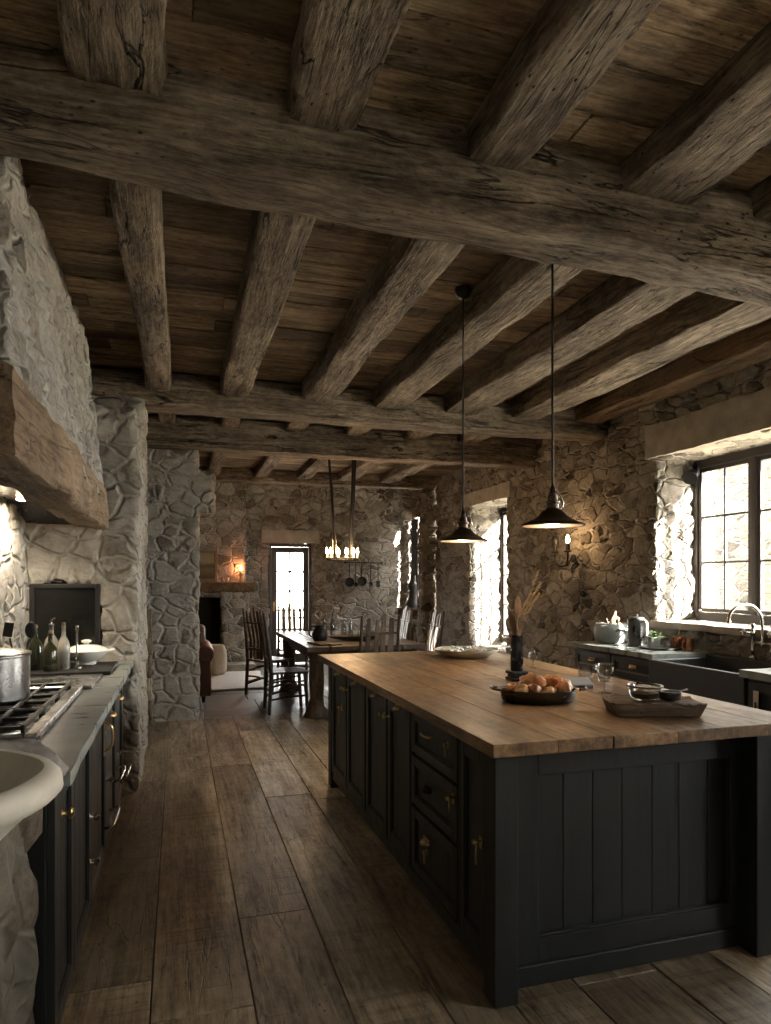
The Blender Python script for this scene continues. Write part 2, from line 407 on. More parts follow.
def thing(name, label, cat, loc=(0, 0, 0), rotz=0.0, group=None):
    o = bpy.data.objects.new(name, None); COL.objects.link(o)
    o.location = loc; o.rotation_euler = (0, 0, rotz); o.empty_display_size = .1
    return tag(o, label, cat, group)
def tag(o, label, cat, group=None):
    o['label'] = label; o['category'] = cat
    if group: o['group'] = group
    return o
def struct(o): o['kind'] = 'structure'; return o
def dup(src, label, loc=None, rotz=None, group=None):
    def rec(o, par):
        c = o.copy(); COL.objects.link(c)
        if par is not None: c.parent = par
        for ch in list(o.children): rec(ch, c)
        return c
    r = rec(src, None); r['label'] = label
    if group: r['group'] = group
    if loc is not None: r.location = loc
    if rotz is not None: r.rotation_euler = (0, 0, rotz)
    return r
def brk(a, b, cell, extra=()):
    pts = sorted({round(q, 4) for q in (a, b, *extra) if a - 1e-6 <= q <= b + 1e-6}); out = []
    for p, q in zip(pts, pts[1:]):
        k = max(1, round((q - p) / cell)); out += [p + (q - p) * i / k for i in range(k)]
    return out + [pts[-1]]
def bez(p, n=12):
    """smooth curve through the given points (Catmull-Rom)"""
    p = [Vector(q) for q in p]; P = [p[0] * 2 - p[1]] + p + [p[-1] * 2 - p[-2]]; out = []
    for i in range(1, len(P) - 2):
        for k in range(n):
            t = k / n; a, b, c, d = P[i - 1], P[i], P[i + 1], P[i + 2]
            out.append(.5 * ((2 * b) + (c - a) * t + (2 * a - 5 * b + 4 * c - d) * t * t + (3 * b - a - 3 * c + d) * t ** 3))
    return out + [p[-1]]

# ================================================================== THE SETTING
CEIL = 3.18
XR, XL, YB = 4.10, -0.96, 12.0
# floor boards (kitchen) and slate slabs (dining end)
m = MB(); x = -1.75; k = 0
rs = random.Random(3)
while x < 4.2:
    wd = rs.choice((.235, .27, .31, .34)); y = -2.9 - rs.random() * 2; k += 1
    while y < 7.5:
        L = rs.uniform(1.9, 3.6); y1 = min(7.5, y + L)
        m.box(x + .002, x + wd - .002, max(y, -2.9) + .0015, y1 - .0015, -.03, -rs.random() * .002, rs.random()); y = y1
    x += wd
struct(m.build('floor', 'floor', bevel=.0025, seg=1))
m = MB(); y = 7.5
while y < 12.0:
    d = rs.uniform(.42, .6); x = -1.75 - rs.random() * .4
    while x < 4.7:
        L = rs.uniform(.5, .95); m.box(x + .004, x + L - .004, y + .004, min(y + d, 12.2) - .004, -.03, -.001 - rs.random() * .003, rs.random()); x += L
    y += d
struct(m.build('floor_slate', 'slab', bevel=.003, seg=1))
m = MB().box(-2.0, 5.0, -3.2, 12.4, -.2, -.028)
struct(m.build('floor_base', 'slab'))
# ceiling boards
m = MB(); y = -2.9
while y < 12.2:
    wd = rs.choice((.16, .2, .24)); x = -1.9 - rs.random() * 2
    while x < 4.65:
        L = rs.uniform(1.6, 3.4); x1 = min(x + L, 4.72)
        m.box(x + .002, x1 - .002, y + .002, y + wd - .003, CEIL - rs.random() * .008, CEIL + .04, rs.random()); x = x1
    y += wd
struct(m.build('ceiling', 'ceil', bevel=.003, seg=1))
struct(MB().box(-2.2, 4.73, -3.4, 12.6, CEIL + .04, CEIL + .1).build('ceiling_deck', 'ceil'))


def wallbuild(m, name, mat, facing=None, smooth=180):
    """weld-consistent normals, turned towards the room, so that the stones stand proud of the mortar"""
    import bmesh
    o = m.build(name, mat, smooth=smooth)
    b = bmesh.new(); b.from_mesh(o.data); bmesh.ops.recalc_face_normals(b, faces=b.faces)
    if facing is not None:
        t = sum((f.normal.dot(Vector(facing)) * f.calc_area() for f in b.faces), 0.0)
        if t < 0: bmesh.ops.reverse_faces(b, faces=b.faces)
    b.to_mesh(o.data); b.free()
    if smooth < 180: o.data.set_sharp_from_angle(angle=R(smooth))
    return struct(o)

def hole_skip(hs): return lambda u, v: any(a < u < b and c < v < d for (a, b, c, d) in hs)
# right wall: kitchen window, dining window, added fill window beside the camera
H1 = (2.50, 5.09, 1.06, 2.56); H2 = (7.96, 9.16, .50, 2.56); H3 = (-1.35, .55, 1.06, 2.56)
hs = [H1, H2, H3]
def right_wall():
    m = MB(); c = .05
    us = brk(-2.9, 10.5, c, [q for h in hs for q in h[:2]]); vs = brk(-.05, 3.25, c, [q for h in hs for q in h[2:]])
    m.grid(us, vs, lambda u, v: (XR, u, v), hole_skip(hs))
    for (a, b, z0, z1) in hs:
        D = [XR + .55 * i / 10 for i in range(11)]
        U = [u for u in us if a - 1e-4 <= u <= b + 1e-4]; V = [v for v in vs if z0 - 1e-4 <= v <= z1 + 1e-4]
        m.grid(D, V, lambda u, v: (u, a, v)); m.grid(V, D, lambda u, v: (v, b, u))
        m.grid(U, D, lambda u, v: (v, u, z0)); m.grid(D, U, lambda u, v: (u, v, z1))
    m.jitter(.022, 2.2, 1.0).jitter(.012, 9, 4.0, lambda P: 1.0 if P.x > XR - .05 else 1.0)
    return m
wallbuild(right_wall(), 'wall_right', 'stone_r', (-1, 0, 0))
# outer shell beyond the reveals, so that no sky shows round the openings
m = MB()
for (a, b, z0, z1) in hs:
    for q in ((a - .5, a), (b, b + .5)): m.box(XR + .50, XR + .62, q[0], q[1], 0, 3.3)
    m.box(XR + .50, XR + .62, a - .5, b + .5, -.1, z0); m.box(XR + .50, XR + .62, a - .5, b + .5, z1, 3.3)
struct(m.build('wall_right_outside', 'stone_ext'))
# corner pier and the recess behind it with the corner window
m = MB(); c = .05
m.grid(brk(3.84, 4.2, c), brk(-.05, 3.25, c), lambda u, v: (u, 10.5, v))
m.grid(brk(10.5, 10.72, c), brk(-.05, 3.25, c), lambda u, v: (3.84, 10.5 + (10.72 - u), v))
m.grid(brk(3.84, 4.45, c), brk(-.05, 3.25, c), lambda u, v: (3.84 + (4.45 - u), 10.72, v))
m.jitter(.025, 3, 2)
wallbuild(m, 'wall_right_pier', 'stone_r', (-1, -1, 0))
h = (10.74, 11.90, .75, 2.62)
m = MB(); us = brk(10.6, 12.1, c, h[:2]); vs = brk(-.05, 3.25, c, h[2:])
m.grid(us, vs, lambda u, v: (4.2, u, v), hole_skip([h]))
D = [4.2 + .25 * i / 5 for i in range(6)]
m.grid(D, [v for v in vs if h[2] - 1e-4 <= v <= h[3] + 1e-4], lambda u, v: (u, h[1], v))
m.grid([u for u in us if h[0] - 1e-4 <= u <= h[1] + 1e-4], D, lambda u, v: (v, u, h[2]))
m.jitter(.02, 3, 5)
wallbuild(m, 'wall_right_recess', 'stone_b', (-1, 0, 0))
# back wall with the garden door opening
hd = (1.513, 2.296, -.1, 2.14)
m = MB(); us = brk(-1.75, 4.7, c, hd[:2]); vs = brk(-.1, 3.25, c, hd[2:])
m.grid(us, vs, lambda u, v: (u, YB, v), hole_skip([hd]))
D = [YB + .3 * i / 6 for i in range(7)]; V = [v for v in vs if v <= 2.1401]; U = [u for u in us if hd[0] - 1e-4 <= u <= hd[1] + 1e-4]
m.grid(V, D, lambda u, v: (hd[0], v, u)); m.grid(D, V, lambda u, v: (hd[1], u, v)); m.grid(U, D, lambda u, v: (u, v, 2.14))
m.jitter(.025, 2.5, 7)
wallbuild(m, 'wall_back', 'stone_b', (0, -1, 0))
# left wall of the kitchen, the stone end wall with the oven niche, and the dining room's left wall
m = MB().grid(brk(-2.9, 6.3, .05), brk(-.05, 3.25, .05), lambda u, v: (XL, -2.9 + 6.3 - u, v)).jitter(.02, 3, 9)
wallbuild(m, 'wall_left', 'stone_l', (1, 0, 0))
ov = (-.935, -.498, .93, 1.44)
us = brk(-1.0, -.27, .04, ov[:2]); vs = brk(-.05, 2.92, .045, (*ov[2:], 2.64)); ys = brk(4.95, 6.25, .05, [5.76]); m = MB()
m.grid(us, vs, lambda u, v: (u, 4.95, v), lambda u, v: v > 2.64 or hole_skip([ov])(u, v))
m.grid(ys, vs, lambda u, v: (-.27, u, v), lambda u, v: v > 2.64 and u < 5.76)
m.grid(us, [y for y in ys if y <= 5.7601], lambda u, v: (u, v, 2.64)); m.grid(us, [v for v in vs if v >= 2.6399], lambda u, v: (u, 5.76, v))
m.grid(us, [y for y in ys if y >= 5.7599], lambda u, v: (u, v, 2.92))
m.grid(us, vs, lambda u, v: (-.27 - 1.0 - u, 6.25, v))
D = brk(4.95, 5.3, .05); V = [v for v in vs if ov[2] - 1e-4 <= v <= ov[3] + 1e-4]; U = [u for u in us if ov[0] - 1e-4 <= u <= ov[1] + 1e-4]
m.grid(V, D, lambda u, v: (ov[0], v, u)); m.grid(D, V, lambda u, v: (ov[1], u, v)); m.grid(U, D, lambda u, v: (u, v, ov[3])); m.grid(D, U, lambda u, v: (v, u, ov[2]))
m.grid(U, V, lambda u, v: (u, 5.3, v))
struct(MB().box(-1.8, -.9, 6.2, 6.3, -.05, 3.25).build('wall_left_return', 'stone_l'))
m.jitter(.022, 3.0, 11).jitter(.012, 11, 3)
wallbuild(m, 'wall_left_end', 'stone_l', (1, -1.5, 0))
m = MB()
def w2skip(u, v): return u > .205 and (v > 2.62 or v < 2.2)
us = brk(-1.75, .365, .045, [.205]); vs = brk(-.05, 3.22, .045, [2.2, 2.62]); ys = brk(7.42, 7.85, .05)
m.grid(us, vs, lambda u, v: (u, 7.42, v), w2skip)
m.grid(ys, [v for v in vs if 2.1999 <= v <= 2.6201], lambda u, v: (.365, u, v)); m.grid(ys, [v for v in vs if v >= 2.6199], lambda u, v: (.205, u, v)); m.grid(ys, [v for v in vs if v <= 2.2001], lambda u, v: (.205, u, v))
m.grid([u for u in us if u >= .2049], ys, lambda u, v: (u, v, 2.62)); m.grid([u for u in us if u >= .2049], ys, lambda u, v: (u, v, 2.2))
m.grid(us, vs, lambda u, v: (-1.75 + .365 - u, 7.85, v), lambda u, v: w2skip(-1.75 + .365 - u, v))
m.jitter(.022, 3, 13).jitter(.012, 10, 5)
wallbuild(m, 'wall_left_partition', 'stone_l', (0.3, -1, 0))
m = MB().grid(brk(6.1, 12.2, .06), brk(-.05, 3.25, .06), lambda u, v: (-1.72, 6.1 + 12.2 - u, v)).jitter(.025, 3, 15)
wallbuild(m, 'wall_left_dining', 'stone_b', (1, 0, 0))
# wall behind the camera with an opening for the added fill window
hr = (.9, 2.1, .9, 2.5)
m = MB(); us = brk(-1.1, 4.3, .08, hr[:2]); vs = brk(-.05, 3.25, .08, hr[2:])
m.grid(us, vs, lambda u, v: (-1.1 + 4.3 - u, -2.6, v), lambda u, v: hr[0] < 3.2 - u < hr[1] and hr[2] < v < hr[3])
wallbuild(m, 'wall_rear', 'stone_l', (0, 1, 0))

# ------------------------------------------------------------------ windows
def casement_window(name, X, y0, y1, z0, z1, n, cols=2, rows=3, mat='frame'):
    o = struct(bpy.data.objects.new(name, None)); COL.objects.link(o); o.location = (X, (y0 + y1) / 2, z0)
    W, Hh = y1 - y0, z1 - z0; hw = W / 2
    m = MB(); t = .055
    D_ = .032
    m.box(-D_, D_, -hw, -hw + t, 0, Hh); m.box(-D_, D_, hw - t, hw, 0, Hh)
    m.box(-D_, D_, -hw + t, hw - t, 0, t + .02); m.box(-D_, D_, -hw + t, hw - t, Hh - t - .02, Hh)
    iw = (W - 2 * t) / n
    for i in range(1, n): m.box(-D_, D_, -hw + t + i * iw - .025, -hw + t + i * iw + .025, t + .02, Hh - t - .02)
    m.build('window_frame', mat, o, .006)
    for i in range(n):
        a = -hw + t + i * iw + (.025 if i else 0) + .003; b = -hw + t + (i + 1) * iw - (.025 if i < n - 1 else 0) - .003
        c0, c1 = t + .023, Hh - t - .023
        m = MB(); s = .036
        m.box(-.018, .018, a, a + s, c0, c1); m.box(-.018, .018, b - s, b, c0, c1); m.box(-.018, .018, a + s, b - s, c0, c0 + s); m.box(-.018, .018, a + s, b - s, c1 - s, c1)
        for k in range(1, cols): yy = a + s + (b - a - 2 * s) * k / cols; m.box(-.012, .012, yy - .009, yy + .009, c0 + s, c1 - s)
        for k in range(1, rows): zz = c0 + s + (c1 - c0 - 2 * s) * k / rows; m.box(-.011, .011, a + s, b - s, zz - .009, zz + .009)
        cs = m.build('casement', mat, o, .003)
        MB().box(-.002, .002, a + s, b - s, c0 + s, c1 - s).build('pane', 'glass', cs)
        # casement stay lying along the bottom rail
        m = MB(); m.tube([(-.03, a + .06, c0 + .0), (-.045, a + .2, c0 + .004), (-.06, b - .12, c0 + .002), (-.05, b - .05, c0 + .012)], [.006, .005, .005, .008], 8)
        m.blob((-.05, b - .05, c0 + .014), (.012, .014, .012), amp=0)
        m.build('window_stay', 'nickel', cs, smooth=50)
    return o
casement_window('window_1', 4.52, 2.50, 5.09, 1.10, 2.545, 4)
casement_window('window_2', 4.62, 7.96, 9.16, .56, 2.55, 1, cols=3, rows=4)
casement_window('window_3', 4.44, 10.74, 11.90, .79, 2.6, 1, cols=3, rows=4)
casement_window('fill_window_side', 4.52, -1.35, .55, 1.10, 2.545, 3)  # unseen window, added to bring fill light in beside the camera
o = struct(bpy.data.objects.new('fill_window_rear', None)); COL.objects.link(o); o.location = (1.5, -2.7, .9)  # unseen window, put in behind the camera as a source of fill
m = MB()
for q in (-.6, -.025, .55): m.box(q, q + .05, -.04, .04, 0, 1.6)
for q in (0, .78, 1.55): m.box(-.6, .6, -.035, .035, q, q + .05)
m.build('window_frame', 'frame', o, .005)
MB().box(-.59, .59, -.003, .003, .02, 1.58).build('pane', 'glass', o)

# stone lintels and sills
def slab(name, x0, x1, y0, y1, z0, z1, mat='dressed', amp=.012, cell=.05, seed=0, bev=0):
    m = MB(); X, Y, Z = brk(x0, x1, cell), brk(y0, y1, cell), brk(z0, z1, cell)
    m.grid(X, Z, lambda u, v: (u, y0, v)); m.grid(Z, X, lambda u, v: (v, y1, u))
    m.grid(Z, Y, lambda u, v: (x0, v, u)); m.grid(Y, Z, lambda u, v: (x1, u, v))
    m.grid(Y, X, lambda u, v: (v, u, z0)); m.grid(X, Y, lambda u, v: (u, v, z1))
    m.jitter(amp, 5, seed).jitter(amp * .5, 17, seed + 3)
    return m
wallbuild(slab('t', 4.035, 4.50, 2.2, 5.17, 2.55, 2.84, seed=1), 'trim_1', 'dressed', None, 50)
wallbuild(slab('t', 4.045, 4.47, 2.3, 5.14, 1.045, 1.10, amp=.006, seed=2), 'trim_2', 'dressed', None, 50)
wallbuild(slab('t', 4.06, 4.60, 7.85, 9.27, 2.55, 2.74, seed=3), 'trim_3', 'dressed', None, 50)
wallbuild(slab('t', 1.40, 2.42, 11.93, 12.06, 2.14, 2.36, seed=4), 'trim_4', 'dressed', None, 50)

# garden door
d = struct(bpy.data.objects.new('door_1', None)); COL.objects.link(d); d.location = (1.905, 12.05, 0)
m = MB(); m.box(-.385, -.335, -.05, .05, 0, 2.13); m.box(.335, .385, -.05, .05, 0, 2.13); m.box(-.335, .335, -.05, .05, 2.07, 2.13)
m.build('door_frame', 'frame', d, .004)
m = MB(); m.box(-.33, -.235, -.03, .03, .01, 2.065); m.box(.235, .33, -.03, .03, .01, 2.065); m.box(-.235, .235, -.03, .03, .01, .26); m.box(-.235, .235, -.03, .03, 1.97, 2.065)
m.box(-.017, .017, -.022, .022, .26, 1.97)
for q in (.60, .945, 1.285, 1.63): m.box(-.235, .235, -.02, .02, q - .016, q + .016)
lf = m.build('door_leaf', 'frame', d, .003)
MB().box(-.235, .235, -.003, .003, .26, 1.97).build('pane', 'glass', lf)
m = MB(); m.lathe([(.0, -.075), (.02, -.072), (.024, -.06), (.012, -.05), (.01, -.03)], (-.285, 0, 1.02), 14, axis='Y')
m.box(-.305, -.265, -.036, -.030, .93, 1.10); m.build('door_handle', 'brass', lf, smooth=40)
# dark shutter folded against the end wall beside the corner window
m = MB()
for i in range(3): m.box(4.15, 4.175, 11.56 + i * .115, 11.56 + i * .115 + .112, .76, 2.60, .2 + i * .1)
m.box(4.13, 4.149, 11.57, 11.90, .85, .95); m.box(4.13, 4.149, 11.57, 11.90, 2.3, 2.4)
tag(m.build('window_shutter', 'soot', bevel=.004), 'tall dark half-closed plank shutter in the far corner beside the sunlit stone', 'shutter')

# the wing of the house seen through the kitchen window, and the ground outside
m = MB().grid(brk(5.5, 17.5, .12), brk(-.2, 4.6, .12), lambda u, v: (8.6, u, v)).jitter(.03, 2, 21)
wallbuild(m, 'house_wing', 'stone_ext', (-1, 0, 0))
struct(MB().box(-9, 6.9, -9.3, -9, -.3, 6.6).build('sun_blocking_wall', 'stone_ext'))  # unseen wall, added to keep direct sun out of the rear window
struct(MB().box(-12, 40, -30, 45, -.5, -.21).build('ground', plain('gravel_ground', (.52, .48, .40), .95, var=.3, scale=20, bump=.5)))

# ================================================================== BEAMS
def beam(name, p0, p1, w_, h_, mat, seed=0, amp=.012, step=.03, nper=7, rnd=.25, twist=0.0, ends=0.0):
    """rough-hewn timber from p0 to p1 (centre line); local origin at the middle"""
    p0, p1 = Vector(p0), Vector(p1); c = (p0 + p1) / 2; L = (p1 - p0).length; ax = 'X' if abs(p1.x - p0.x) > abs(p1.y - p0.y) else 'Y'
    t = (p1 - p0).normalized(); side = Vector((0, 1, 0)) if ax == 'X' else Vector((1, 0, 0)); up = Vector((0, 0, 1))
    K = int(L / step); ring = []
    e = nper
    for s_, (ax_, ay, bx, by) in enumerate(((-1, -1, 1, -1), (1, -1, 1, 1), (1, 1, -1, 1), (-1, 1, -1, -1))):
        for j in range(e):
            q = .5 - .5 * math.cos(math.pi * j / e); x, y = ax_ + (bx - ax_) * q, ay + (by - ay) * q
            # knock the arrises off
            n_ = (abs(x) ** 22 + abs(y) ** 22) ** (1 / 22); ring.append((x / n_, y / n_))
    n = len(ring); vs = []; o = Vector((seed * 5.1, seed * 2.7, seed))
    for i in range(K + 1):
        a = i / K; P = p0 + (p1 - p0) * a - c
        ww = w_ / 2 * (1 + .09 * noise.noise(Vector((a * L * .8, seed, 3)))); hh = h_ / 2 * (1 + .06 * noise.noise(Vector((a * L * .8, seed, 9))))
        wob = side * .02 * noise.noise(Vector((a * L * .6, seed, 17))) + up * .010 * noise.noise(Vector((a * L * .7, seed, 27)))
        ed = min(a, 1 - a) * L
        for (x, y) in ring:
            v = P + wob + side * x * ww + up * y * hh
            d1 = noise.noise_vector(Vector((v.x, v.y, v.z)) * 3.2 + o); sv = Vector((v.x * (2.2 if ax == 'X' else 13), v.y * (2.2 if ax == 'Y' else 13), v.z * 13)) + o
            d2 = noise.noise(sv); d3 = noise.noise(sv * 2.7)
            nn = (side * x * abs(x) ** 3 + up * y * abs(y) ** 3); nn = nn.normalized() if nn.length > 1e-3 else up
            arr = max(0, min(abs(x), abs(y)) - .6) * 2.2 * rnd * (1 + noise.noise(sv * .7))
            v = v + d1 * amp - nn * (abs(d2) * amp * .9 + abs(d3) * amp * .35) - (side * x + up * y) * arr * .035
            if ends and ed < .25: v = v + t * noise.noise(Vector((x * 2.2, y * 2.2, seed))) * ends * (1 - ed / .25)
            vs.append(v)
    fs = [(i * n + j, i * n + (j + 1) % n, (i + 1) * n + (j + 1) % n, (i + 1) * n + j) for i in range(K) for j in range(n)]
    fs += [tuple(range(n))[::-1], tuple(K * n + j for j in range(n))]
    if ax == 'X': fs = [f[::-1] for f in fs]
    m = MB(); m.add(vs, fs)
    return m.build(name, mat, smooth=42, loc=c)
tag(beam('cross_beam', (-1.4, 2.52, 3.135), (4.5, 2.52, 2.90), .29, .36, 'oakX', 1, .016, .02, 10), 'massive weathered oak cross beam nearest the camera, full of cracks and worm holes', 'beam', None)
tag(beam('cross_beam', (-1.2, 5.95, 3.02), (4.15, 5.95, 3.02), .30, .29, 'oakX', 2, .012, .03, 8), 'oak cross beam resting on the stone end wall beyond the pendant lamps', 'beam')
tag(beam('cross_beam', (-1.5, 7.38, 2.995), (4.15, 7.38, 2.995), .26, .34, 'oakX', 3, .012, .03, 8), 'oak cross beam in front of the dining area, deeper and lower than its neighbour', 'beam')
tag(beam('cross_beam', (-1.6, 10.6, 3.08), (4.3, 10.6, 3.08), .24, .20, 'oakX', 4, .012, .04, 7), 'farthest cross beam, just in front of the dining room back wall', 'beam')
JX = [(-.255, -.055, 'leftmost'), (.335, .58, 'second from the left'), (1.02, 1.28, 'third from the left'), (1.665, 1.95, 'fourth from the left'),
      (2.33, 2.68, 'fifth from the left'), (3.01, 3.35, 'sixth from the left')]
for i, (a, b, nm) in enumerate(JX):
    tag(beam('ceiling_joist', ((a + b) / 2, 2.63, 3.095), ((a + b) / 2, 5.83, 3.095), b - a, .20, 'oakY', 10 + i, .012, .03, 6),
        'hewn joist %s between the nearest cross beam and the next one' % nm, 'joist', 'joists over the kitchen')
tag(beam('ceiling_joist', (3.86, 2.63, 3.105), (3.86, 5.83, 3.105), .30, .19, 'oak_orange', 17, .010, .03, 6), 'orange-brown joist along the top of the window wall', 'joist', 'joists over the kitchen')
NX = [(-.33, -.03, 'ragged joist with a torn end at the upper left, over the chimney', .030), (.36, .62, 'ragged split joist second from the left above the nearest beam', .026),
      (1.05, 1.29, 'broad square joist in the middle of the near ceiling', .012), (1.74, 2.10, 'long joist right of the middle one in the near ceiling', .012),
      (2.40, 2.74, 'joist cut off by the right edge of the near ceiling', .012)]
for i, (a, b, nm, am) in enumerate(NX):
    zz = 3.125 if i > 1 else 3.135
    tag(beam('ceiling_joist', ((a + b) / 2, -2.4, zz), ((a + b) / 2, 2.40 if i > 1 else 2.39, zz), b - a, .17 if i > 1 else .15, 'oakY', 30 + i, am, .02, 9, ends=.03), nm, 'joist', 'joists over the camera')
for i in range(6):
    a, b, nm = JX[i]
    tag(beam('ceiling_joist', ((a + b) / 2 + .05, 6.08, 3.12), ((a + b) / 2 + .05, 7.27, 3.12), (b - a) * .8, .13, 'oakY', 40 + i, .01, .05, 5), 'short joist %s between the paired cross beams' % nm, 'joist', 'short joists between the paired beams')
    tag(beam('ceiling_joist', ((a + b) / 2 + .05, 7.49, 3.115), ((a + b) / 2 + .05, 10.5, 3.115), (b - a) * .75, .14, 'oakY', 50 + i, .01, .05, 5), 'dining room joist %s, ending at the farthest cross beam' % nm, 'joist', 'joists over the dining table')

# ================================================================== JOINERY HELPERS
def panel(name, w_, h_, parent, loc, rotz=0, stile=.055, rail=.06, t=.022, mat='paint', boards=0, bead=True):
    m = MB(); a = w_ / 2
    m.box(-a, -a + stile, -t, 0, 0, h_); m.box(a - stile, a, -t, 0, 0, h_)
    m.box(-a + stile, a - stile, -t, 0, 0, rail); m.box(-a + stile, a - stile, -t, 0, h_ - rail, h_)
    if boards:
        rs_ = random.Random(5); xs = [-a + stile]
        ww = [rs_.uniform(.7, 1.2) for _ in range(boards)]; tot = sum(ww)
        for q in ww: xs.append(xs[-1] + (w_ - 2 * stile) * q / tot)
        for p, q in zip(xs, xs[1:]): m.box(p + .0013, q - .0013, -t * .4, -.002, rail, h_ - rail, rs_.random())
        m.box(-a + stile, a - stile, -.003, 0, rail, h_ - rail)
    else: m.box(-a + stile, a - stile, -t * .45, 0, rail, h_ - rail)
    if bead:
        b = .007
        for (x0, x1, z0, z1) in ((-a + stile, -a + stile + b, rail, h_ - rail), (a - stile - b, a - stile, rail, h_ - rail), (-a + stile, a - stile, rail, rail + b), (-a + stile, a - stile, h_ - rail - b, h_ - rail)):
            m.box(x0, x1, -t * .8, -t * .3, z0, z1)
    return m.build(name, mat, parent, .003, loc=loc, rot=(0, 0, rotz))
def knob(parent, x, z, y=-.022, mat='brass', r_=.015):
    return MB().lathe([(r_ * .75, y), (r_ * .5, y - .004), (r_ * .4, y - .015), (r_, y - .02), (r_ * 1.05, y - .028), (r_ * .6, y - .034), (0, y - .035)], (x, 0, z), 16, axis='Y').build('knob', mat, parent, smooth=40)
def cup_pull(parent, x, z, y=-.022, mat='brass', w_=.075):
    m = MB(); n = 12; vs = []
    for i in range(n + 1):
        ph = math.pi * i / n
        for k in range(6):
            th = math.pi / 2 * k / 5; vs.append((x - w_ / 2 * math.cos(ph) * math.cos(th * .0 + 0), y - .028 * math.sin(ph) * math.sin(th) - .001, z + .022 * math.cos(th) * (.35 + .65 * math.sin(ph))))
    m.add(vs, [(i * 6 + k, i * 6 + k + 1, (i + 1) * 6 + k + 1, (i + 1) * 6 + k) for i in range(n) for k in range(5)])
    m.box(x - w_ / 2 - .006, x + w_ / 2 + .006, y - .003, y, z + .006, z + .026)
    return m.build('cup_pull', mat, parent, smooth=50)
def latch(parent, x, z, y=-.022, mat='brass', L=.075):
    m = MB(); m.box(x - .011, x + .011, y - .004, y, z - .02, z + .02)
    m.lathe([(.006, y - .004), (.006, y - .02), (.011, y - .024), (.009, y - .034), (0, y - .036)], (x, 0, z + .004), 12, axis='Y')
    m.tube(bez([(x, y - .02, z), (x + .006, y - .024, z - L * .4), (x - .004, y - .02, z - L * .8), (x + .004, y - .022, z - L)], 4), .0035, 8)
    return m.build('latch', mat, parent, smooth=45)
def key_drop(parent, x, z, y=-.022):
    m = MB(); m.lathe([(.013, y), (.013, y - .003), (.007, y - .006), (.007, y - .012)], (x, 0, z), 14, axis='Y')
    m.lathe([(.004, y - .010), (.010, y - .014), (.010, y - .018), (.004, y - .020)], (x, 0, z), 12, axis='Y')
    m.tube([(x, y - .012, z - .006), (x + .002, y - .013, z - .045)], [.004, .006], 8)
    return m.build('drop_handle', 'brass', parent, smooth=45)
L90, R90 = R(-90), R(90)      # doors facing -X, doors facing +X

# ================================================================== ISLAND
isl = thing('kitchen_island', 'large black painted kitchen island with drawers, doors and a boarded end panel', 'kitchen island', (1.6, 3.4, 0))
def IX(x, y, z=0): return (x - 1.6, y - 3.4, z)
m = MB()
m.box(1.052 - 1.6, 2.225 - 1.6, 2.225 - 3.4, 4.66 - 3.4, .10, .885)
m.box(1.09 - 1.6, 2.15 - 1.6, 2.26 - 3.4, 4.63 - 3.4, 0, .10)
m.build('carcass', 'paint', isl, .003)
for (px_, py_) in ((1.07, 2.13), (2.175, 2.12), (1.07, 4.70), (2.175, 4.70)):
    m = MB(); q = .045
    m.box(px_ - 1.6 - q, px_ - 1.6 + q, py_ - 3.4 - q, py_ - 3.4 + q, 0, .885)
    m.build('corner_post', 'paint', isl, .005)
panel('end_panel', 1.055, .80, isl, IX(1.672, 2.225, .055), 0, stile=.10, rail=.105, t=.045, boards=7)
m = MB().box(1.115 - 1.6, 2.225 - 1.6, 2.165 - 3.4, 2.225 - 3.4, 0, .075); m.build('plinth', 'paint', isl, .004)
# long side facing the walkway
side = 1.052
def isd(nm, y0, y1, z0, z1, **k): return panel(nm, y1 - y0 - .006, z1 - z0 - .006, isl, IX(side, (y0 + y1) / 2, z0 + .003), L90, **k)
d_ = isd('door', 2.18, 2.395, .12, .86, stile=.035); latch(d_, .085, .40)
for (z0, z1, kind) in ((.665, .86, 'pull'), (.43, .655, 'flush'), (.13, .42, 'drop')):
    dr = isd('drawer', 2.42, 2.955, z0, z1, stile=.04, rail=.042)
    hh = z1 - z0
    if kind == 'pull':
        m = MB(); m.tube(bez([(-.10, -.022, hh * .62), (-.095, -.04, hh * .62), (-.05, -.046, hh * .60), (0, -.04, hh * .62), (.005, -.022, hh * .62)], 5), .005, 8)
        m.build('bar_pull', 'brass', dr, smooth=50); key_drop(dr, .175, hh * .66)
    elif kind == 'flush': cup_pull(dr, -.05, hh * .5, mat='black'); latch(dr, .235, hh * .75, L=.05)
    else: cup_pull(dr, -.07, hh * .62, w_=.06); key_drop(dr, -.065, hh * .5)
for (y0, y1, k) in ((2.98, 3.335, 1), (3.35, 3.755, -1), (3.775, 4.215, 1), (4.23, 4.65, -1)):
    d_ = isd('door', y0, y1, .12, .86, stile=.05)
    ww = (y1 - y0) / 2
    cup_pull(d_, 0, .70, w_=.04); knob(d_, -k * (ww - .03), .64, r_=.012)
    if k == -1 and y0 > 4: latch(d_, .1, .5, L=.11)
m = MB(); m.box(side - 1.6 - .02, side - 1.6, 2.40 - 3.4, 2.415 - 3.4, .12, .86); m.box(side - 1.6 - .02, side - 1.6, 2.96 - 3.4, 2.975 - 3.4, .12, .86)
m.box(side - 1.6 - .022, side - 1.6, 2.175 - 3.4, 4.655 - 3.4, .862, .885); m.box(side - 1.6 - .014, side - 1.6, 2.175 - 3.4, 4.655 - 3.4, .06, .118)
m.build('face_frame', 'paint', isl, .003)
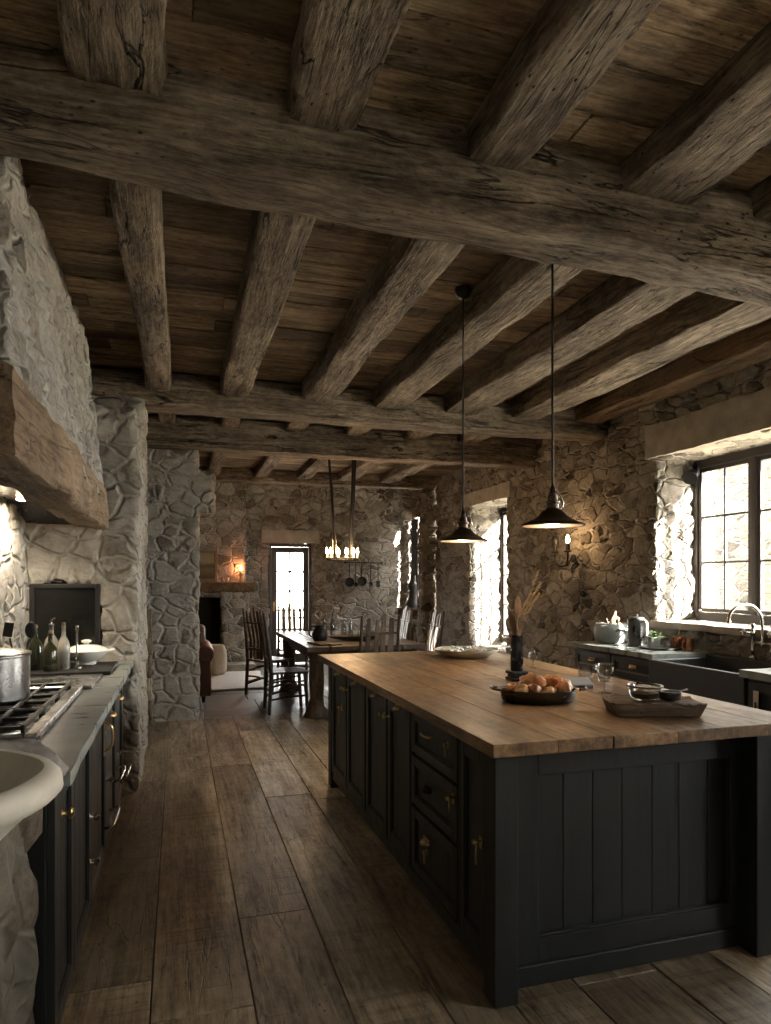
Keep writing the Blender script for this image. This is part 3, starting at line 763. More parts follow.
# plank worktop with an uneven edge
m = MB(); bx_ = [.955, 1.19, 1.40, 1.66, 1.86, 2.08, 2.262]; rr = random.Random(11)
for i, (a, b) in enumerate(zip(bx_, bx_[1:])):
    y = 1.955; 
    while y < 4.775:
        y1 = y + rr.uniform(.8, 1.6); y1 = 4.775 if y1 > 4.5 else y1
        e0 = 1.955 + rr.uniform(-.004, .004) if y == 1.955 else y
        m.box(a - 1.6 + .0006, b - 1.6 - .0006, e0 - 3.4, y1 - 3.4 - .001, .887, .93, rr.random()); y = y1
tp = m.build('worktop', 'top', isl, .0025)
tp['label'] = 'worn honey oak plank worktop'

# ================================================================== LEFT RUN: COUNTER, HOB, HOOD
lc = thing('base_cabinet', 'long black base cabinet run under the slate worktop on the left wall', 'cabinet', (-.63, 3.5, 0))
def LX(x, y, z=0): return (x + .63, y - 3.5, z)
m = MB(); m.box(*[q for q in (-.93 + .63, -.358 + .63, 2.12 - 3.5, 4.93 - 3.5, .10, .868)]); m.box(-.92 + .63, -.41 + .63, 2.16 - 3.5, 4.92 - 3.5, 0, .10)
m.build('carcass', 'paint', lc, .003)
for i, (y0, y1) in enumerate(((2.125, 2.50), (2.505, 2.97), (2.975, 3.55), (3.555, 4.1), (4.105, 4.6))):
    d_ = panel('door', y1 - y0 - .006, .72, lc, LX(-.358, (y0 + y1) / 2, .125), R90, stile=.055, boards=2 if i < 2 else 0)
    ww = (y1 - y0) / 2
    if i == 0: knob(d_, -.06, .62, r_=.017)
    elif i == 2:
        m = MB(); m.box(.18, .205, -.027, -.022, .50, .67); m.tube(bez([(.193, -.026, .66), (.193, -.058, .63), (.193, -.058, .55), (.193, -.026, .52)], 5), .007, 8); m.build('pull_handle', 'brass', d_, smooth=45)
    elif i == 1: knob(d_, ww - .03, .20, mat='nickel'); knob(d_, ww - .03, .38, mat='nickel')
    else: cup_pull(d_, 0, .62); knob(d_, -ww + .03, .35, mat='nickel')
m = MB()
for i in range(3): m.tube(bez([(.30, -.10 + i * .42, .30 + .1 * (i % 2)), (.34, -.10 + i * .42, .31 + .1 * (i % 2)), (.345, .16 + i * .42, .31 + .1 * (i % 2)), (.30, .16 + i * .42, .30 + .1 * (i % 2))], 5), .007, 8)
m.build('towel_rail', 'nickel', lc, smooth=50)
m = slab('t', -.955, -.292, 2.085, 4.945, .872, .912, amp=.004, cell=.06, seed=8)
o = wallbuild(m, 'worktop', 'slate', None, 50); del o['kind']; tag(o, 'pale grey-green slate worktop along the left wall beside the hob', 'worktop')

hob = thing('gas_hob', 'steel-framed gas hob with black cast iron grates set in the slate worktop', 'hob', (-.71, 3.05, .915))
m = MB(); m.box(-.245, .265, -.56, .55, 0, .012); m.build('hob_plate', 'darksteel', hob, .004)
m = MB(); m.box(.222, .265, -.56, .55, .012, .03); m.box(-.245, .222, .52, .55, .012, .03); m.box(-.245, .222, -.56, -.53, .012, .03); m.build('hob_frame', 'steel', hob, .006)
for j in range(3):
    for i in range(2):
        cx, cy = -.125 + i * .235, -.36 + j * .35
        MB().lathe([(.05, .012), (.05, .022), (.036, .026), (.036, .034), (0, .036)], (cx, cy, 0), 20).build('burner', 'black', hob, smooth=40)
    y0, y1 = -.525 + j * .35, -.525 + j * .35 + .335
    m = MB(); b = .007
    for xx in (-.235, -.125, -.01, .11, .212): m.box(xx - b, xx + b, y0, y1, .038, .054)
    for yy in (y0 + b, (y0 + y1) / 2, y1 - b): m.box(-.242, .219, yy - b, yy + b, .036, .050)
    for xx in (-.235, .212):
        for yy in (y0 + .01, y1 - .01): m.box(xx - b, xx + b, yy - b, yy + b, .012, .04)
    m.build('pan_grate', 'black', hob, .003)
gr = thing('griddle_plate', 'flat brushed steel plate behind the gas hob', 'griddle', (-.66, 3.94, .915))
m = MB(); m.box(-.25, .25, -.28, .24, 0, .008); m.build('plate', 'steel', gr, .003)
m = MB(); m.box(-.25, .25, -.28, -.268, .008, .02); m.tube([(-.1, -.28, .03), (.1, -.28, .03)], .007, 8); m.build('rail', 'steel', gr, .002)

# hood: leaning stone chimney on a timber mantle
hd_ = thing('range_hood', 'huge stone chimney hood resting on a hewn tan timber mantle over the hob', 'range hood', (-.7, 3.5, 1.8))
O = Vector((-.7, 3.5, 1.8)); m = MB(); zs = brk(1.97, 3.2, .04)
def lean(z): return (z - 2.05) / 1.15
us = brk(0, 1, .02)
yn = lambda z: 2.24 + .62 * lean(z)
xf = lambda z: -.478 - .15 * lean(z)
m.grid([i / 60 for i in range(61)], zs, lambda u, v: (xf(v) - O.x, yn(v) + (5.0 - yn(v)) * u - O.y, v - O.z))
m.grid([i / 14 for i in range(15)], zs, lambda u, v: (-1.0 + (xf(v) + 1.0) * u - O.x, yn(v) - O.y, v - O.z))
m.jitter(.016, 4, 31).jitter(.012, 13, 33)
import bmesh
co = m.build('chimney', 'stone_hood', hd_, smooth=180)
b_ = bmesh.new(); b_.from_mesh(co.data); bmesh.ops.recalc_face_normals(b_, faces=b_.faces)
if sum(f.normal.x - f.normal.y for f in b_.faces) < 0: bmesh.ops.reverse_faces(b_, faces=b_.faces)
b_.to_mesh(co.data); b_.free()
M['mantle'] = wood('mantle_timber', (.14, .085, .045), (.36, .25, .155), (.50, .38, .26), 'Y', bump=.7, bdist=.015, cracks=.7)
M['mantleX'] = wood('mantle_timber_return', (.05, .035, .022), (.15, .11, .075), (.22, .17, .12), 'X', bump=.8, bdist=.015, cracks=.9)
bm_ = beam('mantle_beam', (-.545, 2.18, 1.94), (-.545, 4.98, 1.94), .21, .285, 'mantle', 61, .018, .02, 9, ends=.03); bm_.parent = hd_; bm_.location = Vector(bm_.location) - O
bm_['label'] = 'pale tan hewn timber along the front of the hood'
bm_ = beam('mantle_return', (-1.02, 2.27, 1.95), (-.50, 2.27, 1.95), .20, .27, 'mantleX', 62, .014, .02, 9); bm_.parent = hd_; bm_.location = Vector(bm_.location) - O
m = MB(); m.add([(-.98 - O.x, 2.3 - O.y, .03), (-.64 - O.x, 2.3 - O.y, .03), (-.64 - O.x, 4.94 - O.y, .03), (-.98 - O.x, 4.94 - O.y, .03), (-.94 - O.x, 2.6 - O.y, .13), (-.72 - O.x, 2.6 - O.y, .13), (-.72 - O.x, 4.7 - O.y, .13), (-.94 - O.x, 4.7 - O.y, .13)],
      [(0, 1, 5, 4), (1, 2, 6, 5), (2, 3, 7, 6), (3, 0, 4, 7), (4, 5, 6, 7)])
m.build('hood_liner', 'darksteel', hd_)
hl = MB().lathe([(.0, .125), (.045, .125), (.05, .118), (.045, .112), (0, .112)], (-.83 - O.x, 4.3 - O.y, 0), 20).build('hood_lamp', 'bulb', hd_, smooth=40)
def spot(name, loc, energy, color, parent=None, size=.05, cone=120, direction=(0, 0, -1)):
    d = bpy.data.lights.new(name, 'SPOT'); d.energy = energy; d.color = color; d.shadow_soft_size = size; d.spot_size = R(cone); d.spot_blend = .6
    o = bpy.data.objects.new(name, d); COL.objects.link(o); o.location = loc; o.rotation_euler = Vector(direction).to_track_quat('-Z', 'Y').to_euler()
    if parent: o.parent = parent
    return o
def point(name, loc, energy, color=(1, .62, .32), parent=None, size=.02):
    d = bpy.data.lights.new(name, 'POINT'); d.energy = energy; d.color = color; d.shadow_soft_size = size
    o = bpy.data.objects.new(name, d); COL.objects.link(o); o.location = loc
    if parent: o.parent = parent
    return o
spot('hood_light', (-.80 - O.x, 4.3 - O.y, .10), 16, (1, .86, .66), hd_, .05, 150, (-.35, 0, -1))

# oven let into the stone end wall
ovn = thing('wall_oven', 'black glass oven door in a black frame set into the stone end wall', 'oven', (-.717, 5.0, .93))
m = MB(); m.box(-.215, .215, -.02, .28, .0, .50); m.build('oven_body', 'black', ovn, .003)
m = MB(); f_ = .03
m.box(-.215, -.185, -.075, -.02, 0, .505); m.box(.185, .215, -.075, -.02, 0, .505); m.box(-.185, .185, -.075, -.02, .475, .505); m.box(-.185, .185, -.075, -.02, 0, .03)
fr = m.build('oven_frame', 'black', ovn, .004)
MB().box(-.185, .185, -.05, -.03, .03, .475).build('oven_glass', 'blackglass', ovn, .002)

# stone stand with the carved basin at the near left
st = thing('stone_stand', 'rough boulder-built stone stand with a cream carved stone basin at the left edge', 'stone basin', (-.63, 1.62, 0))
m = MB(); X, Y, Z = brk(-.26, .245, .04), brk(-.24, .42, .04), brk(0, .87, .04)
m.grid(X, Z, lambda u, v: (u, -.24, v)); m.grid(X, Z, lambda u, v: (-.015 - u, .42, v)); m.grid(Y, Z, lambda u, v: (.245, u, v)); m.grid(Y, Z, lambda u, v: (-.26, .18 - u, v)); m.grid(X, Y, lambda u, v: (u, v, .87))
m.jitter(.03, 3.4, 41).jitter(.02, 9, 43)
m.build('stone_pier', 'stone_d', st, smooth=180)
prof = [(r_, z_ - .022) for r_, z_ in [(.0, .86), (.15, .865), (.20, .89), (.27, .955), (.315, .995), (.345, 1.005), (.362, 1.022), (.362, 1.05), (.345, 1.066), (.325, 1.066), (.31, 1.045), (.26, .99), (.18, .95), (0, .94)]]
MB().lathe(prof, (.055, -.02, 0), 48, sx=.92, sy=.80, wob=.02).build('basin', 'basin', st, smooth=50)
M['boulder'] = plain('grey_boulder', (.25, .23, .205), .92, var=.4, scale=9, bump=1.0, bdist=.02, spec=.2)
o = MB().blob((.21, .34, .95), (.13, .10, .085), 3, .12, 3.5, 28).build('top_stone', 'boulder', st, smooth=60)

# ================================================================== RIGHT COUNTER
rc = thing('base_cabinet', 'black base cabinet under the window worktop, left of the sink, with brass cup pull', 'cabinet', (3.8, 4.9, 0))
m = MB(); m.box(-.245, .27, -.52, .63, .10, .848); m.box(-.19, .27, -.5, .61, 0, .10); m.build('carcass', 'paint', rc, .003)
for (y0, y1, k) in ((.08, .62, 0), (-.51, .07, 1)):
    for (z0, z1, nm) in ((.66, .835, 'drawer'), (.12, .65, 'door')):
        d_ = panel(nm, y1 - y0 - .006, z1 - z0 - .004, rc, (-.245, (y0 + y1) / 2, z0), L90, stile=.045, rail=.045)
        if nm == 'drawer': cup_pull(d_, 0, (z1 - z0) * .5)
        else: knob(d_, .2 - .4 * k, .4)
m = slab('t', 3.485, 4.085, 4.385, 5.56, .85, .89, amp=.003, cell=.06, seed=9)
o = wallbuild(m, 'worktop', 'slate', None, 50); del o['kind']; tag(o, 'grey stone worktop under the window, from the corner to the sink', 'worktop')
M['slate2'] = M['slate']
sk = thing('farmhouse_sink', 'dark stone farmhouse sink with a deep apron front below the window', 'sink', (3.8, 3.92, .62))
m = MB(); t = .04
m.box(-.35, -.31, -.46, .46, 0, .235); m.box(.18, .285, -.46, .46, .0, .262); m.box(-.31, .18, -.46, -.42, 0, .235); m.box(-.31, .18, .42, .46, 0, .235); m.box(-.31, .18, -.42, .42, 0, .04)
m.build('basin', 'sink', sk, .008)
MB().lathe([(.035, .041), (.035, .045), (.02, .045), (0, .043)], (-.06, 0, 0), 18).build('drain', 'nickel', sk, smooth=40)
MB().box(3.52, 4.07, 3.46, 4.38, .0, .615).build('t', 'paint', bevel=.004)
o = bpy.data.objects['t']; o.name = 'sink_base_cabinet'; tag(o, 'plain black cabinet carrying the dark stone sink', 'cabinet')
r2 = thing('base_cabinet', 'black base cabinet at the right edge beyond the sink, with a cream latch plate', 'cabinet', (3.76, 2.4, 0))
m = MB(); m.box(-.30, .31, -1.0, 1.04, .10, .842); m.box(-.24, .31, -.98, 1.02, 0, .10); m.build('carcass', 'paint', r2, .003)
for i in range(3): d_ = panel('door', .66, .70, r2, (-.30, .69 - i * .68, .12), L90); (knob(d_, -.25, .5))
m = MB(); m.box(-.329, -.322, .955, .985, .62, .76); m.lathe([(.008, 0), (.008, -.006), (0, -.008)], (0, 0, 0), 10, axis='X'); m2 = MB(); m2.box(-.329, -.322, .935, .975, .60, .77)
m2.build('latch_plate', 'cream', r2, .003)
MB().box(-.333, -.329, .948, .962, .66, .70).build('latch_slot', 'black', r2, .001)
m = slab('t', 3.40, 4.085, 1.4, 3.455, .845, .893, amp=.003, cell=.07, seed=12)
o = wallbuild(m, 'worktop', 'slate', None, 50); del o['kind']; tag(o, 'grey stone worktop at the right edge, beyond the sink', 'worktop')

# bridge tap
fa = thing('bridge_tap', 'tall aged nickel bridge tap with a gooseneck spout behind the stone sink', 'tap', (4.01, 3.86, .884))
for s_ in (-1, 1):
    m = MB(); y = s_ * .085
    m.lathe([(.028, 0), (.028, .012), (.016, .02), (.013, .05), (.018, .06), (.013, .07), (.012, .17), (.019, .18), (.019, .20), (.012, .21), (.012, .235), (.017, .245), (.010, .26), (0, .262)], (0, y, 0), 16)
    m.build('pillar', 'nickel', fa, smooth=50)
    m = MB(); m.tube([(0, y, .19), (-.05, y + s_ * .025, .195)], [.007, .006], 8); m.lathe([(.0, -.022), (.012, -.02), (.012, .02), (0, .022)], (-.055, y + s_ * .028, .195), 10); m.tube([(-.055, y + s_ * .0, .195), (-.055, y + s_ * .06, .195)], .006, 8); m.build('tap_handle', 'nickel', fa, smooth=50)
m = MB(); m.tube([(0, -.085, .12), (0, .085, .12)], .010, 10); m.lathe([(.016, .10), (.018, .12), (.016, .14)], (0, 0, 0), 14); m.build('bridge', 'nickel', fa, smooth=50)
m = MB(); m.tube(bez([(0, -.0, .12), (0, 0, .24), (-.02, 0, .33), (-.10, 0, .395), (-.20, 0, .395), (-.28, 0, .35), (-.30, 0, .29)], 6), [.011] * 37, 12); m.lathe([(.011, .27), (.016, .272), (.016, .29), (.011, .295)], (-.30, 0, 0), 14); m.build('spout', 'nickel', fa, smooth=50)

# things on the window worktop
ZC = .8915
ep = thing('stock_pot', 'dented grey-green enamel pot holding folded kraft paper, in the corner of the window worktop', 'pot', (3.80, 5.34, ZC))
MB().lathe([(.0, .0), (.115, 0), (.142, .02), (.152, .07), (.15, .13), (.138, .165), (.13, .172), (.138, .178), (.13, .182), (.124, .172), (.13, .13), (.13, .03), (0, .015)], n=36, wob=.012).build('pot_body', 'greyenamel', ep, smooth=50)
for s_ in (-1, 1): MB().tube(bez([(-.05, s_ * .145, .12), (-.045, s_ * .185, .13), (.045, s_ * .185, .13), (.05, s_ * .145, .12)], 6), .008, 8).build('handle', 'greyenamel', ep, smooth=60)
m = MB()
for (x, y, tx, ty, h, wd) in ((-.03, .05, .10, -.02, .20, .11), (.03, -.04, -.06, -.10, .15, .12), (0, .0, .03, .12, .13, .10)):
    n = 5; vs = []
    for i in range(n + 1):
        for j in range(n + 1):
            u, v = i / n - .5, j / n
            w_ = wd * (1 - .85 * v)
            vs.append((x + tx * v + .02 * noise.noise(Vector((u * 4, v * 4, x * 50))) + .02 * u * u * 4, y + ty * v + u * w_, .06 + h * v + .03 * math.sin(u * 5)))
    m.add(vs, [(i * (n + 1) + j, (i + 1) * (n + 1) + j, (i + 1) * (n + 1) + j + 1, i * (n + 1) + j + 1) for i in range(n) for j in range(n)])
o = m.build('t', 'paper', smooth=60); o.name = 'kraft_paper'; o.location = (3.80, 5.34, ZC); md = o.modifiers.new('s', 'SOLIDIFY'); md.thickness = .002
tag(o, 'crumpled brown kraft paper sticking out of the grey enamel pot', 'paper')
kt = thing('coffee_jug', 'tall dark grey jug with a white handle beside the enamel pot', 'jug', (3.80, 4.98, ZC))
MB().lathe([(0, 0), (.072, 0), (.076, .006), (.074, .02), (.074, .21), (.077, .215), (.077, .235), (.07, .24), (.05, .246), (0, .248)], n=30).build('jug_body', 'darksteel', kt, smooth=45)
m = MB(); m.lathe([(.07, .236), (.066, .25), (.02, .256), (.012, .262), (.014, .275), (0, .28)]); m.build('lid', 'black', kt, smooth=50)
MB().tube(bez([(.0, -.072, .215), (0, -.105, .222), (0, -.13, .20), (0, -.132, .12), (0, -.125, .05)], 6), [.011] * 25, 10).build('handle', 'white', kt, smooth=60)
MB().tube([(0, .07, .21), (0, .095, .235)], [.014, .007], 8).build('spout', 'darksteel', kt, smooth=60)
o = MB().lathe([(0, 0), (.155, 0), (.165, .008), (.168, .016), (.16, .016), (.15, .008), (0, .008)], (3.83, 4.72, ZC), 40).build('round_tray', 'sink', smooth=50)
tag(o, 'flat dark round tray under the potted herb on the window worktop', 'tray')
pp = thing('potted_herb', 'small green herb in a grey pot on the dark round tray', 'plant', (3.80, 4.76, ZC + .0085))
MB().lathe([(0, 0), (.045, 0), (.056, .09), (.05, .09), (.044, .075), (0, .075)], n=24).build('plant_pot', 'greyenamel', pp, smooth=40)
m = MB(); q = random.Random(4)
for i in range(90):
    a = q.random() * 6.28; e = q.uniform(.2, 1.3); d = (math.cos(a) * math.cos(e), math.sin(a) * math.cos(e), math.sin(e)); r_ = q.uniform(.0, .06)
    m.leaf((d[0] * r_, d[1] * r_, .075 + d[2] * r_), d, q.uniform(.025, .055), .02, .4)
m.build('foliage', 'green', pp, smooth=60)
o = MB().lathe([(0, 0), (.036, 0), (.038, .005), (.038, .10), (.034, .10), (.034, .01), (0, .008)], (3.86, 4.66, ZC + .0085), 22).build('drinking_glass', 'clear', smooth=50)
tag(o, 'small clear glass on the dark tray right of the potted herb', 'glass')
for i, (x, y) in enumerate(((3.93, 4.63), (3.95, 4.52))):
    t_ = thing('copper_mug', ('copper mug beside the tray, the one nearer the potted herb', 'copper mug beside the tray, the one nearer the sink')[i], 'mug', (x, y, ZC), group='copper mugs by the window')
    MB().lathe([(0, 0), (.034, 0), (.036, .003), (.038, .095), (.042, .10), (.036, .10), (.033, .01), (0, .008)], n=24).build('mug_body', 'copper', t_, smooth=40)
    MB().tube(bez([(-.036, 0, .075), (-.06, 0, .075), (-.062, 0, .035), (-.036, 0, .025)], 5), .005, 8).build('handle', 'copper', t_, smooth=60)
# lamp in the top corner of the window
wl = thing('corner_lamp', 'small black spotlight fixed in the upper left corner of the kitchen window', 'lamp', (4.45, 5.03, 2.42))
m = MB().tube([(-.02, .0, .0), (-.10, -.06, -.05)], [.045, .06], 16); m.build('lamp_head', 'black', wl, smooth=40)
m = MB().tube([(.03, .02, .03), (-.02, 0, .0)], .015, 8); m.box(.02, .045, -.02, .04, -.01, .09); m.build('bracket', 'black', wl, .003)

# wall sconce
sc = thing('wall_sconce', 'black iron double wall sconce with one glowing bulb on the right stone wall', 'wall lamp', (4.03, 6.36, 1.70))
m = MB().lathe([(.0, 0), (.035, .0), (.035, .012), (.012, .018), (0, .02)], (.01, 0, 0), 18, axis='X'); m.build('backplate', 'black', sc, smooth=40)
for s_, hh in ((-1, .14), (1, .10)):
    MB().tube(bez([(0, 0, 0), (-.05, s_ * .02, -.06), (-.09, s_ * .07, -.06), (-.10, s_ * .10, .0), (-.10, s_ * .10, .05)], 6), .008, 8).build('arm', 'black', sc, smooth=60)
    m = MB(); c = (-.10, s_ * .10, 0)
    m.lathe([(.0, .045), (.03, .05), (.034, .06), (.018, .064), (.017, .12), (0, .12)], c, 16); hl = m.build('bulb_holder', 'black', sc, smooth=40)
    if s_ < 0: MB().lathe([(0, .12), (.010, .125), (.018, .145), (.013, .17), (.003, .195), (0, .197)], c, 12).build('bulb', 'flame', hl, smooth=60)
    else: MB().lathe([(.03, .12), (.034, .15), (.026, .19), (.012, .2), (0, .2)], c, 12).build('shade', 'black', hl, smooth=60)
sc.scale = (1.25, 1.25, 1.25)
point('sconce_light', (-.14, -.10, .17), 1.6, parent=sc)

# ================================================================== PENDANTS
def pendant(name, label, x, y, z, ztop):
    t_ = thing(name, label, 'pendant lamp', (x, y, z), group='pendant lamps over the island')
    h_ = ztop - z
    MB().tube([(0, 0, .17), (0, 0, h_ - .03)], .0055, 8).build('stem', 'black', t_, smooth=60)
    MB().lathe([(0, h_), (.05, h_), (.05, h_ - .02), (.035, h_ - .05), (.012, h_ - .06), (0, h_ - .06)], n=24).build('canopy', 'black', t_, smooth=40)
    MB().lathe([(.142, 0), (.145, .003), (.143, .008), (.11, .020), (.085, .032), (.062, .05), (.048, .066), (.040, .072), (.036, .07), (.046, .062), (.058, .045), (.08, .027), (.106, .015), (.138, .002)], n=48, close=True).build('lamp_shade', 'bronze', t_, smooth=50)
    MB().lathe([(.134, .001), (.104, .013), (.078, .024), (.056, .042), (.044, .058), (.040, .06)], n=48).build('shade_lining', 'enamel_in', t_, smooth=60)
    m = MB().lathe([(.038, .068), (.032, .078), (.028, .082), (.028, .10), (.034, .104), (.034, .112), (.024, .116), (.022, .14), (.015, .145), (.012, .17), (.006, .185), (0, .186)], n=24); m.build('lamp_holder', 'bronze', t_, smooth=40)
    MB().tube(bez([(.03, 0, .075), (.055, 0, .10), (.04, 0, .14), (.012, 0, .165)], 5), .004, 8).build('stirrup', 'nickel', t_, smooth=60)
    MB().lathe([(0, .066), (.014, .064), (.024, .045), (.026, .034), (.018, .02), (0, .014)], n=20).build('bulb', 'bulb', t_, smooth=60)
    point('pendant_light', (0, 0, -.0), 3.0, (1, .72, .45), t_, .03)
    return t_
pendant('pendant_lamp', 'bronze pendant lamp at the far end of the island, the smaller-looking one', 1.60, 3.67, 1.685, CEIL - .012)
pendant('pendant_lamp', 'bronze pendant lamp nearer the camera, its cord in front of the cross beam', 1.625, 2.72, 1.70, CEIL - .012)

# ================================================================== CHANDELIER
ch = thing('candle_chandelier', 'dark iron ring chandelier with a row of candle bulbs over the dining table', 'chandelier', (1.95, 8.2, 1.72))
m = MB(); a, b = .20, .11
for zz in (0, .02):
    m.tube([(a * math.cos(q / 24 * 6.2832), b * math.sin(q / 24 * 6.2832), zz) for q in range(25)], .007, 8)
m.box(-a, a, -.01, .01, .0, .015); m.build('ring', 'black', ch, smooth=50)
for k in range(12):
    q = k / 12 * 6.2832 + .1; c = (a * math.cos(q), b * math.sin(q), 0)
    h0 = MB().lathe([(0, .02), (.014, .022), (.018, .035), (.010, .04), (.009, .075), (0, .075)], c, 12).build('candle_cup', 'wax', ch, smooth=50)
    MB().lathe([(0, .075), (.009, .08), (.014, .10), (.009, .13), (.002, .15), (0, .152)], c, 10).build('bulb', 'flame', h0, smooth=60)
for k in range(6):
    q = k / 6 * 6.2832; MB().tube([(a * math.cos(q), b * math.sin(q), .02), (a * math.cos(q) * 1.02, b * math.sin(q), .26)], .003, 6).build('upright', 'nickel', ch)
hh = CEIL - 1.72 - .02
for (x, y, tx) in ((-.08, -.03, -.19), (.09, -.05, .13), (.12, .06, .19)):
    m = MB(); m.tube([(x, y, .02), (x + (tx - x) * .5, y, hh * .5), (tx, y, hh)], [.008, .016, .017], 8); m.build('hanging_strap', 'black', ch, smooth=60)
MB().box(-.25, .25, -.09, .09, hh - .005, hh + .018).build('ceiling_plate', 'black', ch, .003)
point('chandelier_light', (0, -.16, .14), 9, parent=ch, size=.15)

# ================================================================== DINING TABLE AND CHAIRS
dt = thing('dining_table', 'long dark rustic plank dining table with trunk-like legs', 'table', (1.94, 8.1, 0))
m = MB(); xs = [-.66, -.41, -.13, .12, .38, .66]; q = random.Random(8)
for p_, n_ in zip(xs, xs[1:]): m.box(p_ + .003, n_ - .003, -1.12 + q.uniform(-.03, .03), 1.15 + q.uniform(-.03, .03), .715, .772 + q.uniform(-.004, 0), q.random())
m.build('tabletop', 'table', dt, .006)
m = MB(); m.box(-.52, .52, -.98, -.93, .60, .713); m.box(-.52, .52, .93, .98, .60, .713); m.box(-.54, -.50, -.95, .95, .60, .713); m.box(.50, .54, -.95, .95, .60, .713); m.build('apron', 'table', dt, .005)
for (x, y) in ((-.52, -.93), (.52, -.93), (-.52, .93), (.52, .93)):
    m = MB(); prof = [(.13, 0), (.125, .05), (.085, .12), (.07, .22), (.078, .40), (.072, .55), (.08, .66), (.085, .713)]
    m.lathe(prof, (x, y, 0), 14, wob=.16, sx=1.05, sy=.9); m.build('leg', 'tableZ', dt, smooth=60)
def make_chair(seed=1, slats=4):
    t_ = thing('dining_chair', 'x', 'chair', (0, 0, 0), group='rustic chairs round the dining table')
    q = random.Random(seed)
    m = MB(); 
    for i in range(3): m.box(-.215 + i * .145, -.215 + i * .145 + .141, -.20, .22, .435, .462, q.random())
    m.build('seat', 'chair', t_, .006)
    for s_ in (-1, 1):
        m = MB(); x = s_ * .20
        m.tube([(x * 1.05, -.21, 0), (x, -.19, .45), (x * .98, -.215, .75), (x * .96, -.265, 1.11)], [.020, .023, .020, .014], 8); m.build('back_post', 'chair', t_, smooth=60)
        m = MB(); m.tube([(x * 1.08, .21, 0), (x, .18, .44)], [.018, .022], 8); m.build('leg', 'chair', t_, smooth=60)
    for i in range(slats):
        x = -.20 + .40 * (i + 1) / (slats + 1) + q.uniform(-.01, .01); tp_ = 1.10 - abs(x) * .3 + q.uniform(-.05, .06); wd = q.uniform(.022, .03)
        m = MB(); vs = []; K = 8
        for k in range(K + 1):
            v = k / K; z = .47 + (tp_ - .47) * v; yy = -.195 - .07 * max(0, v - .4) / .6; w_ = wd * (1 - .35 * v ** 6 + .15 * noise.noise(Vector((i * 3.1, v * 3, seed)))); xo = .012 * noise.noise(Vector((i * 7.1, v * 2, seed + 4)))
            vs += [(x + xo - w_, yy - .008, z), (x + xo + w_, yy - .008, z), (x + xo + w_, yy + .008, z), (x + xo - w_, yy + .008, z)]
        fs = [(k * 4 + j, k * 4 + (j + 1) % 4, (k + 1) * 4 + (j + 1) % 4, (k + 1) * 4 + j) for k in range(K) for j in range(4)] + [(3, 2, 1, 0), tuple(K * 4 + j for j in range(4))]
        m.add(vs, fs, q.random()); m.build('back_slat', 'chair', t_, .003)
    MB().tube([(-.2, -.205, .60), (.2, -.205, .60)], .013, 8).build('back_rail', 'chair', t_, smooth=60); MB().tube([(-.195, -.235, .93), (.195, -.235, .93)], .013, 8).build('back_rail', 'chair', t_, smooth=60)
    for (p_, n_) in (((-.205, -.20, .16), (-.21, .20, .20)), ((.205, -.20, .16), (.21, .20, .20)), ((-.21, .20, .27), (.21, .20, .27)), ((-.205, -.20, .24), (.205, -.20, .24)), ((-.2, -.19, .14), (.2, .19, .32)), ((-.21, -.2, .30), (-.2, .19, .36)), ((.21, -.2, .30), (.2, .19, .36))):
        MB().tube([p_, ((p_[0] + n_[0]) / 2, (p_[1] + n_[1]) / 2, (p_[2] + n_[2]) / 2 + .01), n_], [.010, .013, .010], 8).build('stretcher', 'chair', t_, smooth=60)
    return t_
c0 = make_chair(3)
spots = [((1.16, 7.62), -90, 'rustic slat-back chair on the left side of the dining table, nearest the camera'),
         ((1.12, 8.78), -62, 'rustic slat-back chair turned aslant at the far left side of the dining table'),
         ((1.95, 6.80), 0, 'rustic chair at the near end of the dining table, its back just behind the island'),
         ((2.68, 7.50), 90, 'rustic chair on the right of the dining table, nearer the island'),
         ((2.68, 8.60), 90, 'rustic chair on the right of the dining table, below the vase'),
         ((1.57, 9.5), 180, 'rustic chair at the far end of the dining table, in front of the glazed door')]
for i, ((x, y), a_, lb) in enumerate(spots):
    if i == 0: c0.location = (x, y, 0); c0.rotation_euler = (0, 0, R(a_)); c0['label'] = lb
    else: dup(c0, lb, (x, y, 0), R(a_))
ZT = .773
o = MB().lathe([(0, 0), (.09, .0), (.15, .025), (.185, .055), (.178, .056), (.14, .03), (.08, .012), (0, .010)], (1.98, 7.62, ZT), 36, sx=1.9, sy=.85, wob=.03).build('dough_bowl', 'table', smooth=60)
tag(o, 'long dark carved wooden dough bowl in the middle of the dining table', 'bowl')
m = MB(); q = random.Random(9)
for i in range(70):
    a = q.random() * 6.28; e = q.uniform(.1, 1.2); x0, y0 = q.uniform(-.18, .2), q.uniform(-.05, .05)
    m.leaf((x0, y0, .012), (math.cos(a) * math.cos(e), math.sin(a) * math.cos(e), math.sin(e)), q.uniform(.06, .13), .022, .3)
o = m.build('greenery', 'green', smooth=60, loc=(2.06, 7.62, ZT + .015)); tag(o, 'loose green sprigs lying in the dark dough bowl', 'greenery')
